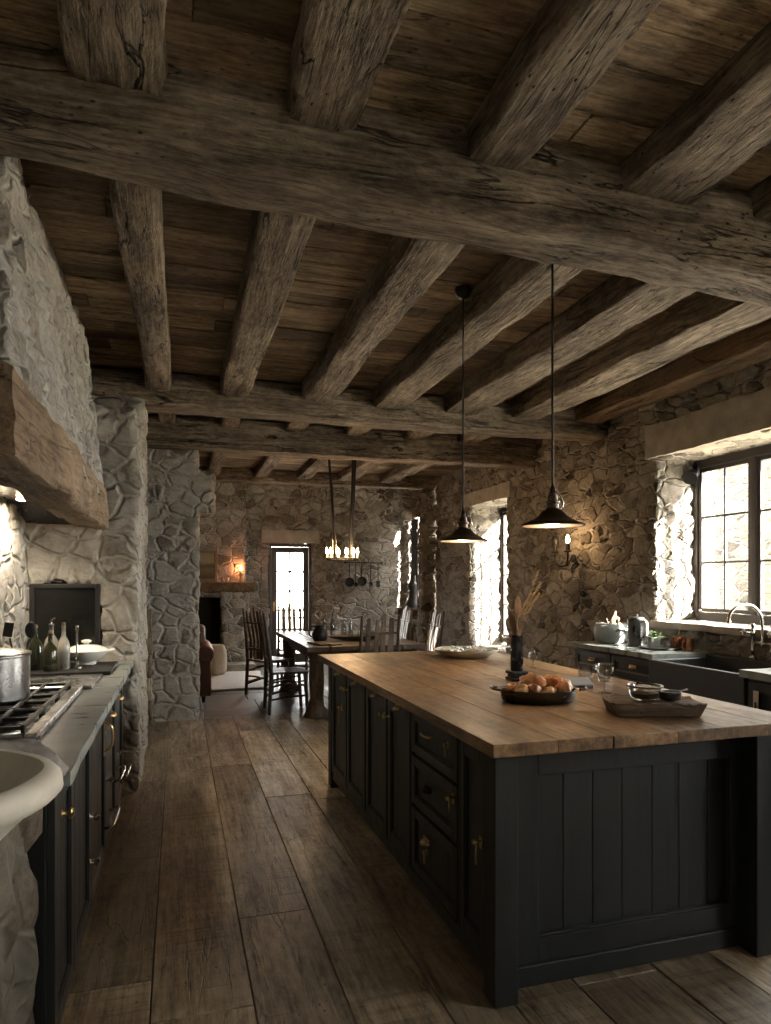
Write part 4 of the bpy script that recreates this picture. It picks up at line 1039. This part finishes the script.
for i, (x, y, h, r_, lb) in enumerate(((1.66, 7.9, .27, .034, 'leftmost clear bottle on the dining table behind the bowl'), (1.78, 8.0, .31, .03, 'tall clear bottle second from the left behind the dough bowl'),
        (1.90, 7.93, .26, .036, 'clear bottle third from the left behind the dough bowl'), (2.01, 8.02, .29, .03, 'rightmost clear bottle in the row behind the dough bowl'))):
    o = MB().lathe([(0, 0), (r_, 0), (r_ + .002, .01), (r_, h * .55), (r_ * .45, h * .72), (r_ * .38, h * .95), (r_ * .5, h), (r_ * .3, h), (r_ * .3, h * .75), (r_ * .85, h * .55), (r_ * .85, .012), (0, .01)], (x, y, ZT), 18).build('glass_bottle', 'clear', smooth=50)
    tag(o, lb, 'bottle', 'clear bottles on the dining table')
jg = thing('black_jug', 'squat black jug at the left end of the dough bowl', 'jug', (1.53, 7.53, ZT))
MB().lathe([(0, 0), (.06, 0), (.085, .04), (.09, .09), (.065, .14), (.05, .16), (.06, .185), (.052, .185), (.04, .155), (0, .15)], n=28).build('jug_body', 'black', jg, smooth=60)
MB().tube(bez([(-.055, 0, .17), (-.11, 0, .17), (-.12, 0, .09), (-.085, 0, .05)], 6), .008, 8).build('handle', 'black', jg, smooth=60)
o = MB().box(-.13, .13, -.18, .18, 0, .018).box(-.02, .02, -.27, -.18, .001, .017).build('serving_board', 'table', bevel=.006, loc=(1.52, 7.24, ZT), rot=(0, 0, .2)); tag(o, 'dark wooden serving board lying at the near left corner of the dining table', 'board')

# ================================================================== FAR ROOM
fp = thing('fireplace', 'stone fireplace with an oak mantel shelf and black firebox at the far left', 'fireplace', (.1, 11.75, 0))
m = MB(); h = (-.28, .60, .12, 1.22); us = brk(-1.15, .97, .05, h[:2]); vs = brk(0, 3.2, .05, h[2:])
m.grid(us, vs, lambda u, v: (u, -.22, v), hole_skip([h])); m.grid(brk(-.22, .26, .05), vs, lambda u, v: (.97, u, v))
D = brk(-.22, .22, .05); V = [v for v in vs if h[2] - 1e-4 <= v <= h[3] + 1e-4]; U = [u for u in us if h[0] - 1e-4 <= u <= h[1] + 1e-4]
m.grid(V, D, lambda u, v: (h[0], v, u)); m.grid(D, V, lambda u, v: (h[1], u, v)); m.grid(U, D, lambda u, v: (u, v, h[3]))
m.jitter(.02, 3, 51)
o = wallbuild(m, 'surround', 'stone_b', (0, -1, 0)); del o['kind']; o.parent = fp
m = MB(); m.box(-.28, .60, .16, .2, .1, 1.22); m.box(-.275, -.26, -.15, .2, .12, 1.2); m.box(.585, .60, -.12, .2, .12, 1.2); m.box(-.28, .6, -.12, .2, .09, .12); m.box(-.28, .6, -.12, .2, 1.19, 1.22); m.build('firebox', 'soot', fp)
sh = beam('mantel_shelf', (-1.3, 11.47, 1.365), (1.20, 11.47, 1.365), .24, .17, 'oak_orange', 71, .008, .04, 6); sh.parent = fp; sh.location = Vector(sh.location) - Vector((.1, 11.75, 0))
m = slab('t', -1.1, 1.1, -.66, -.24, 0, .12, amp=.008, seed=15); o = wallbuild(m, 'hearth', 'dressed', None, 50); del o['kind']; o.parent = fp
gt = thing('fire_grate', 'black iron fire grate in the dark firebox', 'fire grate', (.30, 11.68, .125))
m = MB()
for i in range(6): m.tube([(-.2 + i * .08, -.1, .08), (-.2 + i * .08, .1, .08)], .008, 6)
m.tube([(-.22, -.1, .08), (.22, -.1, .08)], .008, 6); m.tube([(-.22, -.1, 0), (-.22, -.1, .2)], .009, 6); m.tube([(.22, -.1, 0), (.22, -.1, .2)], .009, 6); m.tube([(-.22, .1, 0), (-.22, .1, .08)], .009, 6); m.tube([(.22, .1, 0), (.22, .1, .08)], .009, 6)
m.build('grate', 'black', gt, smooth=60)
for i, (x, y, z, r_) in enumerate(((0, -.04, .135, .045), (.02, .05, .13, .04), (-.01, .0, .205, .04))):
    o = MB().tube([(-.19, 0, 0), (0, .01, .006), (.19, 0, 0)], r_, 10).build('firewood_log', 'soot', smooth=60, loc=(.30 + x, 11.68 + y, .125 + z)); tag(o, ('front log lying on the fire grate', 'rear log lying on the fire grate', 'top log of the three on the fire grate')[i], 'log', 'logs in the firebox')
pf = thing('framed_painting', 'small gilt-framed landscape painting standing on the far mantel shelf', 'painting', (.42, 11.49, 1.45))
m = MB(); a = .20; hh = .53
m.box(-a, -a + .05, -.02, .02, 0, hh); m.box(a - .05, a, -.02, .02, 0, hh); m.box(-a + .05, a - .05, -.02, .02, 0, .05); m.box(-a + .05, a - .05, -.02, .02, hh - .05, hh); M['gilt'] = plain('gilt_frame', (.19, .12, .055), .45, metal=.3, var=.3, scale=30)
m.build('picture_frame', 'gilt', pf, .008)
def picture():
    n = NT('landscape_canvas'); v, _ = n.coords(False); sp = n.n('ShaderNodeSeparateXYZ'); n.put(sp.inputs[0], v)
    z = n.math('ADD', sp.outputs[2], n.math('MULTIPLY', n.math('SUBTRACT', n.noise(v, 16, 4, .6), .5), .12))
    n.bsdf(n.ramp(n.mapr(z, .05, .48), [(0, (.05, .035, .02)), (.35, (.16, .11, .04)), (.5, (.06, .055, .03)), (.65, (.30, .23, .12)), (1, (.22, .20, .15))]), .5); return n.m
MB().box(-.15, .15, -.008, .008, .05, hh - .05).build('canvas', picture(), pf)
wc = thing('wall_candle', 'tiny glowing red-orange candle lamp on the stone beside the far mantel', 'candle', (1.00, 11.49, 1.46))
MB().lathe([(0, 0), (.03, 0), (.03, .012), (.012, .02), (.012, .10), (.02, .11), (.018, .17), (0, .17)], n=14).build('candle_holder', 'brass', wc, smooth=40)
MB().lathe([(0, .17), (.016, .18), (.022, .20), (.012, .235), (0, .25)], n=12).build('flame', 'ember', wc, smooth=60)
point('candle_light', (0, -.06, .22), 1.6, (1, .35, .14), wc)

ar = thing('club_armchair', 'brown leather armchair half hidden behind the stone partition wall', 'armchair', (-.035, 8.76, 0))
m = MB(); m.box(-.36, .36, -.34, .36, .10, .30); m.build('seat_base', 'leather_d', ar, .04, seg=3)
m = MB(); m.box(-.26, .26, -.38, .22, .28, .44); m.build('seat_cushion', 'leather', ar, .06, seg=4)
m = MB(); m.box(-.37, .37, .20, .40, .12, .82); m.tube([(-.37, .31, .80), (.37, .31, .80)], .10, 14); m.build('backrest', 'leather', ar, .05, seg=3)
for s_ in (-1, 1):
    m = MB(); m.box(s_ * .34 - .075, s_ * .34 + .075, -.40, .34, .08, .56); m.tube([(s_ * .35, -.42, .58), (s_ * .35, .34, .60)], .105, 16); m.build('armrest', 'leather', ar, .02, smooth=60)
    for y in (-.32, .32): MB().lathe([(.018, 0), (.028, .10)], (s_ * .33, y, 0), 10).build('leg', 'black', ar, smooth=60)
m = MB(); X, Y = brk(-.55, 1.24, .06), brk(9.25, 11.05, .06)
m.grid(X, Y, lambda u, v: (u + .02 * math.sin(v * 7), v + .02 * math.sin(u * 9), .022 + .006 * noise.noise(Vector((u * 9, v * 9, 0))))); m.grid([-.55, 1.24], [.0, .02], lambda u, v: (u, 9.25, v))
o = m.build('woven_rug', 'rug', smooth=60); tag(o, 'pale cream woven rug on the slate floor before the far fireplace', 'rug')
bk = MB().lathe([(0, 0), (.17, 0), (.2, .05), (.21, .2), (.2, .36), (.17, .43), (.15, .45), (.0, .46)], (.52, 10.78, .028), 32, wob=.01).build('pouf', 'wool', smooth=60)
tag(bk, 'round cream woven pouf beside the far hearth', 'pouf')

cs = thing('console_table', 'narrow dark console table in the far right corner under the shutter', 'console table', (3.91, 11.2, 0))
MB().box(-.22, .22, -.16, .16, .96, 1.0).build('table_top', 'table', cs, .005)
for (x, y) in ((-.19, -.13), (.19, -.13), (-.19, .13), (.19, .13)): MB().box(x - .02, x + .02, y - .02, y + .02, 0, .958).build('leg', 'table', cs, .003)
MB().box(-.19, .19, -.13, .13, .85, .955).build('apron', 'table', cs, .003)
o = MB().lathe([(0, 0), (.15, 0), (.15, .02), (.10, .09), (.07, .20), (.065, .30), (.085, .37), (.075, .42), (.05, .44), (.045, .54), (.06, .56), (0, .56)], (3.93, 11.2, 1.001), 30).build('stoneware_vase', 'sink', smooth=60)
tag(o, 'grey bell-shaped stoneware vase on the console in the far right corner', 'vase')

rk = thing('utensil_rail', 'black iron rail fixed on the far wall right of the chandelier', 'rail', (3.24, 11.93, 1.80))
MB().tube([(-.36, 0, 0), (.36, 0, 0)], .009, 8).box(-.36, -.34, -.005, .05, -.02, .02).box(.34, .36, -.005, .05, -.02, .02).build('rail', 'black', rk)
for i, (x, L, kind) in enumerate(((-.28, .40, 0), (-.16, .52, 1), (-.05, .38, 0), (.12, .50, 1), (.26, .46, 2))):
    t_ = thing('hanging_utensil', ('round iron pan hanging at the left end of the far rail', 'long iron ladle hanging second from the left on the far rail', 'round iron pan hanging in the middle of the far rail', 'long iron ladle hanging right of the middle on the far rail', 'iron spatula hanging at the right end of the far rail')[i], 'utensil', (3.24 + x, 11.90, 1.795), group='iron utensils on the far wall')
    MB().tube([(0, .01, 0), (0, 0, -.02), (0, 0, -L * .7)], .008, 6).build('handle', 'black', t_)
    m = MB()
    if kind == 0: m.lathe([(0, .02), (.075, .02), (.085, -.015), (.08, -.015), (.07, .012), (0, .012)], (0, 0, -L * .7 - .07), 20, axis='Y')
    elif kind == 1: m.lathe([(0, .03), (.03, .022), (.04, 0), (.035, 0), (.0, .022)], (0, 0, -L * .7 - .03), 16, axis='Y')
    else: m.box(-.035, .035, -.003, .003, -L * .7 - .12, -L * .7)
    m.build('head', 'black', t_, smooth=50)
# old timber post set against the partition wall
m = MB(); q = random.Random(2)
for i in range(5): m.box(-.39 + .01 * (i % 2), -.245 - .008 * (i % 3), 7.27, 7.37, .0 + i * .235 + .002, .235 + i * .235 - .004, q.random())
o = m.build('stacked_timber_post', 'oakZ', bevel=.012); tag(o, 'short post of stacked old oak blocks against the stone partition', 'post')

# ================================================================== THINGS ON THE LEFT COUNTER
ZL = .9135
pt = thing('stock_pot', 'shiny stainless steel stock pot on the left gas hob', 'pot', (-.725, 3.10, .9675))
MB().lathe([(0, 0), (.132, 0), (.14, .008), (.14, .175), (.146, .18), (.146, .186), (.136, .186), (.134, .012), (0, .01)], n=44).build('pot_body', 'steel', pt, smooth=40)
MB().lathe([(.144, .187), (.146, .192), (.12, .20), (.05, .208), (.012, .21), (.012, .225), (.022, .232), (.02, .242), (0, .244)], n=36).build('lid', 'steel', pt, smooth=45)
for s_ in (-1, 1): MB().tube(bez([(.05, s_ * .132, .155), (.06, s_ * .175, .16), (-.03, s_ * .178, .16), (-.04, s_ * .136, .155)], 6), .006, 8).build('handle', 'steel', pt, smooth=60)
tr = MB().cbox((-.62, 4.44, ZL + .0115), (.50, .52, .022)).build('slate_tray', 'black', bevel=.004); tag(tr, 'dark flat tray carrying the oil bottles and the white tureen', 'tray')
ZTr = ZL + .0235
uc = thing('utensil_crock', 'small steel crock of black utensils behind the stock pot', 'crock', (-.80, 3.98, .9245))
MB().lathe([(0, 0), (.05, 0), (.052, .005), (.052, .13), (.048, .13), (.047, .01), (0, .01)], n=28).build('crock', 'steel', uc, smooth=40)
for i, (dx, dy, lb) in enumerate(((-.02, .0, 'black slotted spatula standing left in the steel crock'), (.02, .015, 'black ladle leaning in the steel crock'), (.025, -.02, 'black cooking spoon leaning right in the steel crock'))):
    m = MB(); d = Vector((dx * 2.2, dy * 2, .25)); p0 = Vector((dx * .3, dy * .3, .015)); m.tube([p0, p0 + d * .85], .005, 6)
    if i == 0: m.cbox(p0 + d * 1.03, (.045, .004, .075), (0, .15, 0))
    else: m.blob(p0 + d * 1.02, (.028, .009, .042), amp=0)
    o = m.build('cooking_utensil', 'black', smooth=50, loc=(-.80, 3.98, .9245)); tag(o, lb, 'utensil', 'utensils in the steel crock')
def oil_bottle(x, y, h, r_, lb, mat, cork=True, spout=False):
    t_ = thing('oil_bottle', lb, 'bottle', (x, y, ZTr), group='oil and vinegar bottles')
    MB().lathe([(0, 0), (r_ * .95, 0), (r_, .008), (r_, h * .5), (r_ * .8, h * .62), (r_ * .33, h * .74), (r_ * .3, h * .92), (r_ * .4, h * .94), (r_ * .4, h * .97), (0, h * .97)], n=24).build('bottle_glass', mat, t_, smooth=50)
    if cork: MB().lathe([(r_ * .26, h * .97), (r_ * .3, h * 1.04), (0, h * 1.045)], n=12).build('cork', 'tan_wood', t_, smooth=50)
    if spout: MB().tube(bez([(0, 0, h * .96), (0, 0, h * 1.04), (.02, .0, h * 1.1)], 5), .005, 8).build('pourer', 'nickel', t_, smooth=60)
M['greenoil'] = plain('green_oil', (.05, .055, .025), .08, var=.2, Transmission_Weight=.5)
M['paleglass'] = plain('pale_glass', (.42, .40, .34), .08, var=.2, Transmission_Weight=.55)
oil_bottle(-.79, 4.36, .25, .040, 'green oil bottle at the back left of the dark tray', 'greenoil')
oil_bottle(-.72, 4.44, .27, .042, 'pale glass bottle standing second on the dark tray', 'paleglass', spout=True, cork=False)
oil_bottle(-.70, 4.28, .22, .038, 'dark squat bottle at the front of the tray', 'oil')
oil_bottle(-.645, 4.38, .26, .036, 'pale bottle with a cork in the middle of the tray', 'paleglass')
o = MB().lathe([(0, 0), (.032, 0), (.032, .008), (.010, .016), (.008, .05), (.012, .055), (.007, .06), (.006, .22), (.010, .225), (.008, .25), (0, .252)], (-.575, 4.40, ZTr), 18).build('candlestick', 'nickel', smooth=45); tag(o, 'thin upright nickel stick between the bottles and the white tureen', 'candlestick')
o = MB().tube([(-.70, 4.22, ZTr + .232), (-.50, 4.30, ZTr + .236)], .008, 8); 
tn = thing('soup_tureen', 'white lidded ceramic tureen on the dark tray', 'tureen', (-.545, 4.58, ZTr))
MB().lathe([(0, 0), (.055, 0), (.06, .012), (.05, .016), (.09, .035), (.128, .075), (.135, .085), (.13, .088), (.0, .07)], n=40).build('bowl', 'white', tn, smooth=50)
m = MB().lathe([(.126, .089), (.11, .10), (.07, .115), (.03, .12), (.014, .122), (.016, .13), (.03, .138), (.03, .146), (.015, .152), (0, .153)], n=40); m.build('lid', 'white', tn, smooth=50)
for s_ in (-1, 1): MB().tube(bez([(s_ * .125, .03, .078), (s_ * .155, .02, .085), (s_ * .155, -.02, .085), (s_ * .125, -.03, .078)], 5), .008, 8).build('handle', 'white', tn, smooth=60)

# ================================================================== THINGS ON THE ISLAND
ZI = .9315
rp = thing('roasting_pan', 'oval dark roasting pan full of golden roast chicken and bread on the island', 'roasting pan', (1.50, 2.63, ZI), R(-17))
MB().lathe([(0, 0), (.15, 0), (.158, .006), (.166, .045), (.178, .050), (.178, .054), (.162, .052), (.150, .010), (0, .008)], n=48, sx=1.0, sy=.72).build('pan_body', 'darksteel', rp, smooth=45)
for s_ in (-1, 1): MB().tube(bez([(s_ * .17, .035, .05), (s_ * .20, .03, .056), (s_ * .20, -.03, .056), (s_ * .17, -.035, .05)], 5), .006, 8).build('handle', 'darksteel', rp, smooth=60)
fd = [(-.125, -.03, .038, .032, .03, 'roast', 'small round roast potato at the left end of the pan'), (-.075, -.055, .040, .034, .032, 'bread', 'golden bread roll at the front left of the pan'), (-.03, -.06, .034, .032, .034, 'roast', 'roast chicken thigh at the front of the pan'),
      (.035, -.06, .058, .028, .028, 'bread', 'long pale sausage-shaped roll at the front of the pan'), (.10, -.035, .036, .034, .040, 'roast', 'browned chicken piece at the right front of the pan'), (-.10, .035, .045, .032, .030, 'roast', 'browned piece at the back left of the pan'),
      (-.02, .02, .075, .045, .048, 'roast', 'large roast chicken breast in the middle of the pan'), (.07, .045, .06, .036, .045, 'roast', 'roast chicken leg at the back right of the pan'), (.125, .02, .030, .034, .038, 'bread', 'pale crusty end piece at the right end of the pan')]
for i, (x, y, a, b, cz, mt, lb) in enumerate(fd):
    cr, sr = math.cos(R(-17)), math.sin(R(-17))
    o = MB().blob((0, 0, 0), (a, b, cz), i + 1, .19, 3.8, 22, rot=.3 * i).build('roast_piece', mt, smooth=80, loc=(1.50 + x * cr - y * sr, 2.63 + x * sr + y * cr, ZI + .012 + cz)); tag(o, lb, 'food', 'roast food in the pan')
vz = thing('black_vase', 'tall black bottle vase on a square foot, holding a wooden spoon and dried leaves', 'vase', (1.70, 3.20, ZI))
m = MB(); m.box(-.046, .046, -.046, .046, 0, .018); m.box(-.038, .038, -.038, .038, .018, .034); m.box(-.046, .046, -.046, .046, .034, .05); m.build('foot', 'black', vz, .006)
MB().lathe([(.030, .05), (.034, .058), (.034, .10), (.031, .19), (.028, .225), (.030, .235), (.026, .235), (.024, .19), (0, .18)], n=26).build('vase_body', 'darkbottle', vz, smooth=45)
m = MB(); m.tube([(0, .0, .19), (.006, 0, .30), (.008, 0, .34)], [.005, .006, .008], 8); m.blob((.012, 0, .385), (.022, .008, .055), amp=0)
o = m.build('wooden_spoon', 'tan_wood', smooth=50, loc=(1.695, 3.20, ZI)); tag(o, 'wooden spoon standing in the tall black vase', 'spoon')
m = MB(); q = random.Random(6)
for k in range(3):
    pts = bez([(.004, .0, .19), (.02 + .015 * k, .0, .32), (.07 + .02 * k, .0, .44 - .01 * k), (.12 + .015 * k, 0, .56 - .06 * k)], 6); m.tube(pts, .0022, 6)
    for p_ in pts[7:]:
        for s_ in (-1, 1): m.leaf(p_, (.35 + q.uniform(-.2, .2), s_ * .4, .55), q.uniform(.03, .05), .016, .15)
for k in range(2): m.leaf((-.004, 0, .2), (-.25 + .1 * k, 0, 1), .20 - k * .03, .055, .08)
o = m.build('dried_foliage', 'straw', smooth=60, loc=(1.70, 3.20, ZI)); tag(o, 'spray of dry grey-brown leaves in the tall black vase', 'dried leaves')
nb = thing('knife_sheath', 'grey linen-wrapped board lying behind the roasting pan', 'linen wrap', (1.84, 2.90, ZI), R(-12))
m = MB().cbox((0, 0, .022), (.19, .085, .026), (R(20), 0, 0)); m.build('wrap', 'linen', nb, .008, seg=3); MB().cbox((-.098, 0, .022), (.012, .09, .03), (R(20), 0, 0)).build('end_cap', 'black', nb, .003)
def goblet(nm, lb, x, y, h, r_, stem, mat='clear', gp=None, handle=False):
    t_ = thing(nm, lb, 'glass', (x, y, ZI), group=gp)
    b0 = h * stem
    if stem > 0:
        MB().lathe([(0, 0), (r_ * .75, 0), (r_ * .75, .002), (.006, .006), (.0035, .014), (.0035, b0 - .01), (.007, b0), (0, b0)], n=26).build('stem', mat, t_, smooth=50)
        MB().lathe([(.006, b0), (r_ * .6, b0 + .008), (r_ * .92, b0 + (h - b0) * .45), (r_, h), (r_ - .002, h), (r_ * .9, b0 + (h - b0) * .47), (r_ * .55, b0 + .012), (0, b0 + .006)], n=30).build('bowl', mat, t_, smooth=60)
    else:
        MB().lathe([(0, 0), (r_ * .8, 0), (r_ * .95, h * .15), (r_, h), (r_ - .003, h), (r_ * .88, h * .17), (0, .006)], n=30).build('cup', mat, t_, smooth=50)
        if handle: MB().tube(bez([(r_ * .95, 0, h * .8), (r_ + .022, 0, h * .75), (r_ + .022, 0, h * .35), (r_ * .95, 0, h * .25)], 5), .004, 8).build('handle', mat, t_, smooth=60)
    return t_
goblet('wine_goblet', 'small stemmed goblet standing behind the black vase', 2.03, 3.62, .10, .028, .45)
goblet('glass_mug', 'clear glass mug with handle behind the linen wrap, the left of two', 2.02, 3.06, .085, .036, 0, handle=True, gp='glass mugs')
goblet('glass_mug', 'clear glass mug with handle behind the linen wrap, the right of two', 2.12, 3.04, .085, .034, 0, handle=True, gp='glass mugs')
goblet('coupe_glass', 'clear stemmed coupe glass between the roasting pan and the carved board', 1.90, 2.72, .135, .044, .6)
sb = thing('serving_bowl', 'wide shallow cream serving bowl at the far end of the island', 'bowl', (1.90, 4.30, ZI))
MB().lathe([(0, 0), (.12, 0), (.15, .01), (.20, .035), (.222, .05), (.224, .056), (.212, .055), (.19, .040), (.12, .018), (0, .014)], n=52).build('bowl', 'cream', sb, smooth=50)
m = MB(); q = random.Random(12)
for i in range(150):
    a = q.random() * 6.28; rr_ = .17 * math.sqrt(q.random()); e = q.uniform(.0, .9)
    m.leaf((rr_ * math.cos(a), rr_ * math.sin(a), .028 + .012 * q.random()), (math.cos(a * 3), math.sin(a * 3), math.sin(e)), q.uniform(.03, .06), .03, .35)
o = m.build('salad_leaves', 'palegreen', smooth=60, loc=(1.90, 4.30, ZI)); o['kind'] = 'stuff'; tag(o, 'heap of pale green salad leaves in the cream serving bowl', 'salad')
m = MB()
for i in range(60):
    a = q.random() * 6.28; rr_ = .18 * math.sqrt(q.random()); m.blob((rr_ * math.cos(a), rr_ * math.sin(a), .046 + .014 * q.random()), (.017, .012, .009), i, .1, 3, 8, rot=a)
o = m.build('white_cheese_pieces', 'white', smooth=80, loc=(1.90, 4.30, ZI)); o['kind'] = 'stuff'; tag(o, 'white crumbled pieces scattered over the salad', 'cheese')
m = MB(); m.tube([(0, 0, .05), (.20, -.03, .066), (.33, -.05, .060)], [.004, .004, .007], 8); m.blob((-.02, .0, .048), (.035, .02, .006), amp=0)
o = m.build('serving_spoon', 'white', smooth=60, loc=(1.92, 4.24, ZI + .006)); tag(o, 'pale serving spoon lying across the salad bowl, handle to the right', 'spoon')
cb = thing('carved_board', 'thick rough-edged carved wooden board at the near right of the island', 'board', (1.79, 2.25, ZI), R(-20))
m = MB(); K = 26; vs = []; 
for i in range(K + 1):
    u = i / K * 2 - 1; e = 1 - .10 * abs(u) ** 4; n1 = noise.noise(Vector((u * 4, 2, 1))) * .006
    for (yy, zz) in ((-.075, .0), (-.096, .05), (-.088, .054), (-.07, .046), (.07, .046), (.088, .054), (.096, .05), (.075, 0)):
        k_ = 1.0 if zz > .02 else .88
        vs.append((u * .178 * (1 if zz > .02 else .90), yy * e + (n1 if abs(yy) > .074 else 0), max(0, zz + (noise.noise(Vector((u * 9, yy * 19, 3))) * .009 if zz else 0))))
m.add(vs, [(i * 8 + j, i * 8 + (j + 1) % 8, (i + 1) * 8 + (j + 1) % 8, (i + 1) * 8 + j) for i in range(K) for j in range(8)] + [tuple(range(8))[::-1], tuple(K * 8 + j for j in range(8))])
m.build('board_body', 'board', cb, .002, smooth=40)
cr, sr = math.cos(R(-20)), math.sin(R(-20))
def onb(x, y, z=.0475): return (1.79 + x * cr - y * sr, 2.25 + x * sr + y * cr, ZI + z)
t_ = thing('glass_bowl', 'small clear glass bowl with a dark rim on the carved board', 'bowl', onb(-.03, .0, .049))
MB().lathe([(0, 0), (.04, 0), (.055, .012), (.062, .05), (.066, .056), (.060, .056), (.052, .014), (0, .006)], n=32).build('bowl', 'clear', t_, smooth=60)
MB().lathe([(.064, .053), (.070, .055), (.070, .060), (.062, .060), (.060, .055)], n=32, close=True).build('rim', 'darksteel', t_, smooth=50)
MB().lathe([(0, .008), (.045, .012), (.052, .03), (0, .034)], n=24).build('relish', 'leather_d', t_, smooth=60)
t_ = thing('small_saucepan', 'small dark metal pan beside the glass bowl on the carved board', 'pan', onb(.075, .02, .050))
MB().lathe([(0, 0), (.036, 0), (.042, .004), (.044, .032), (.041, .032), (.038, .006), (0, .004)], n=28).build('pan_body', 'darksteel', t_, smooth=45)
MB().tube([(.04, .0, .028), (.09, .01, .034)], [.004, .005], 8).build('handle', 'darksteel', t_, smooth=60)
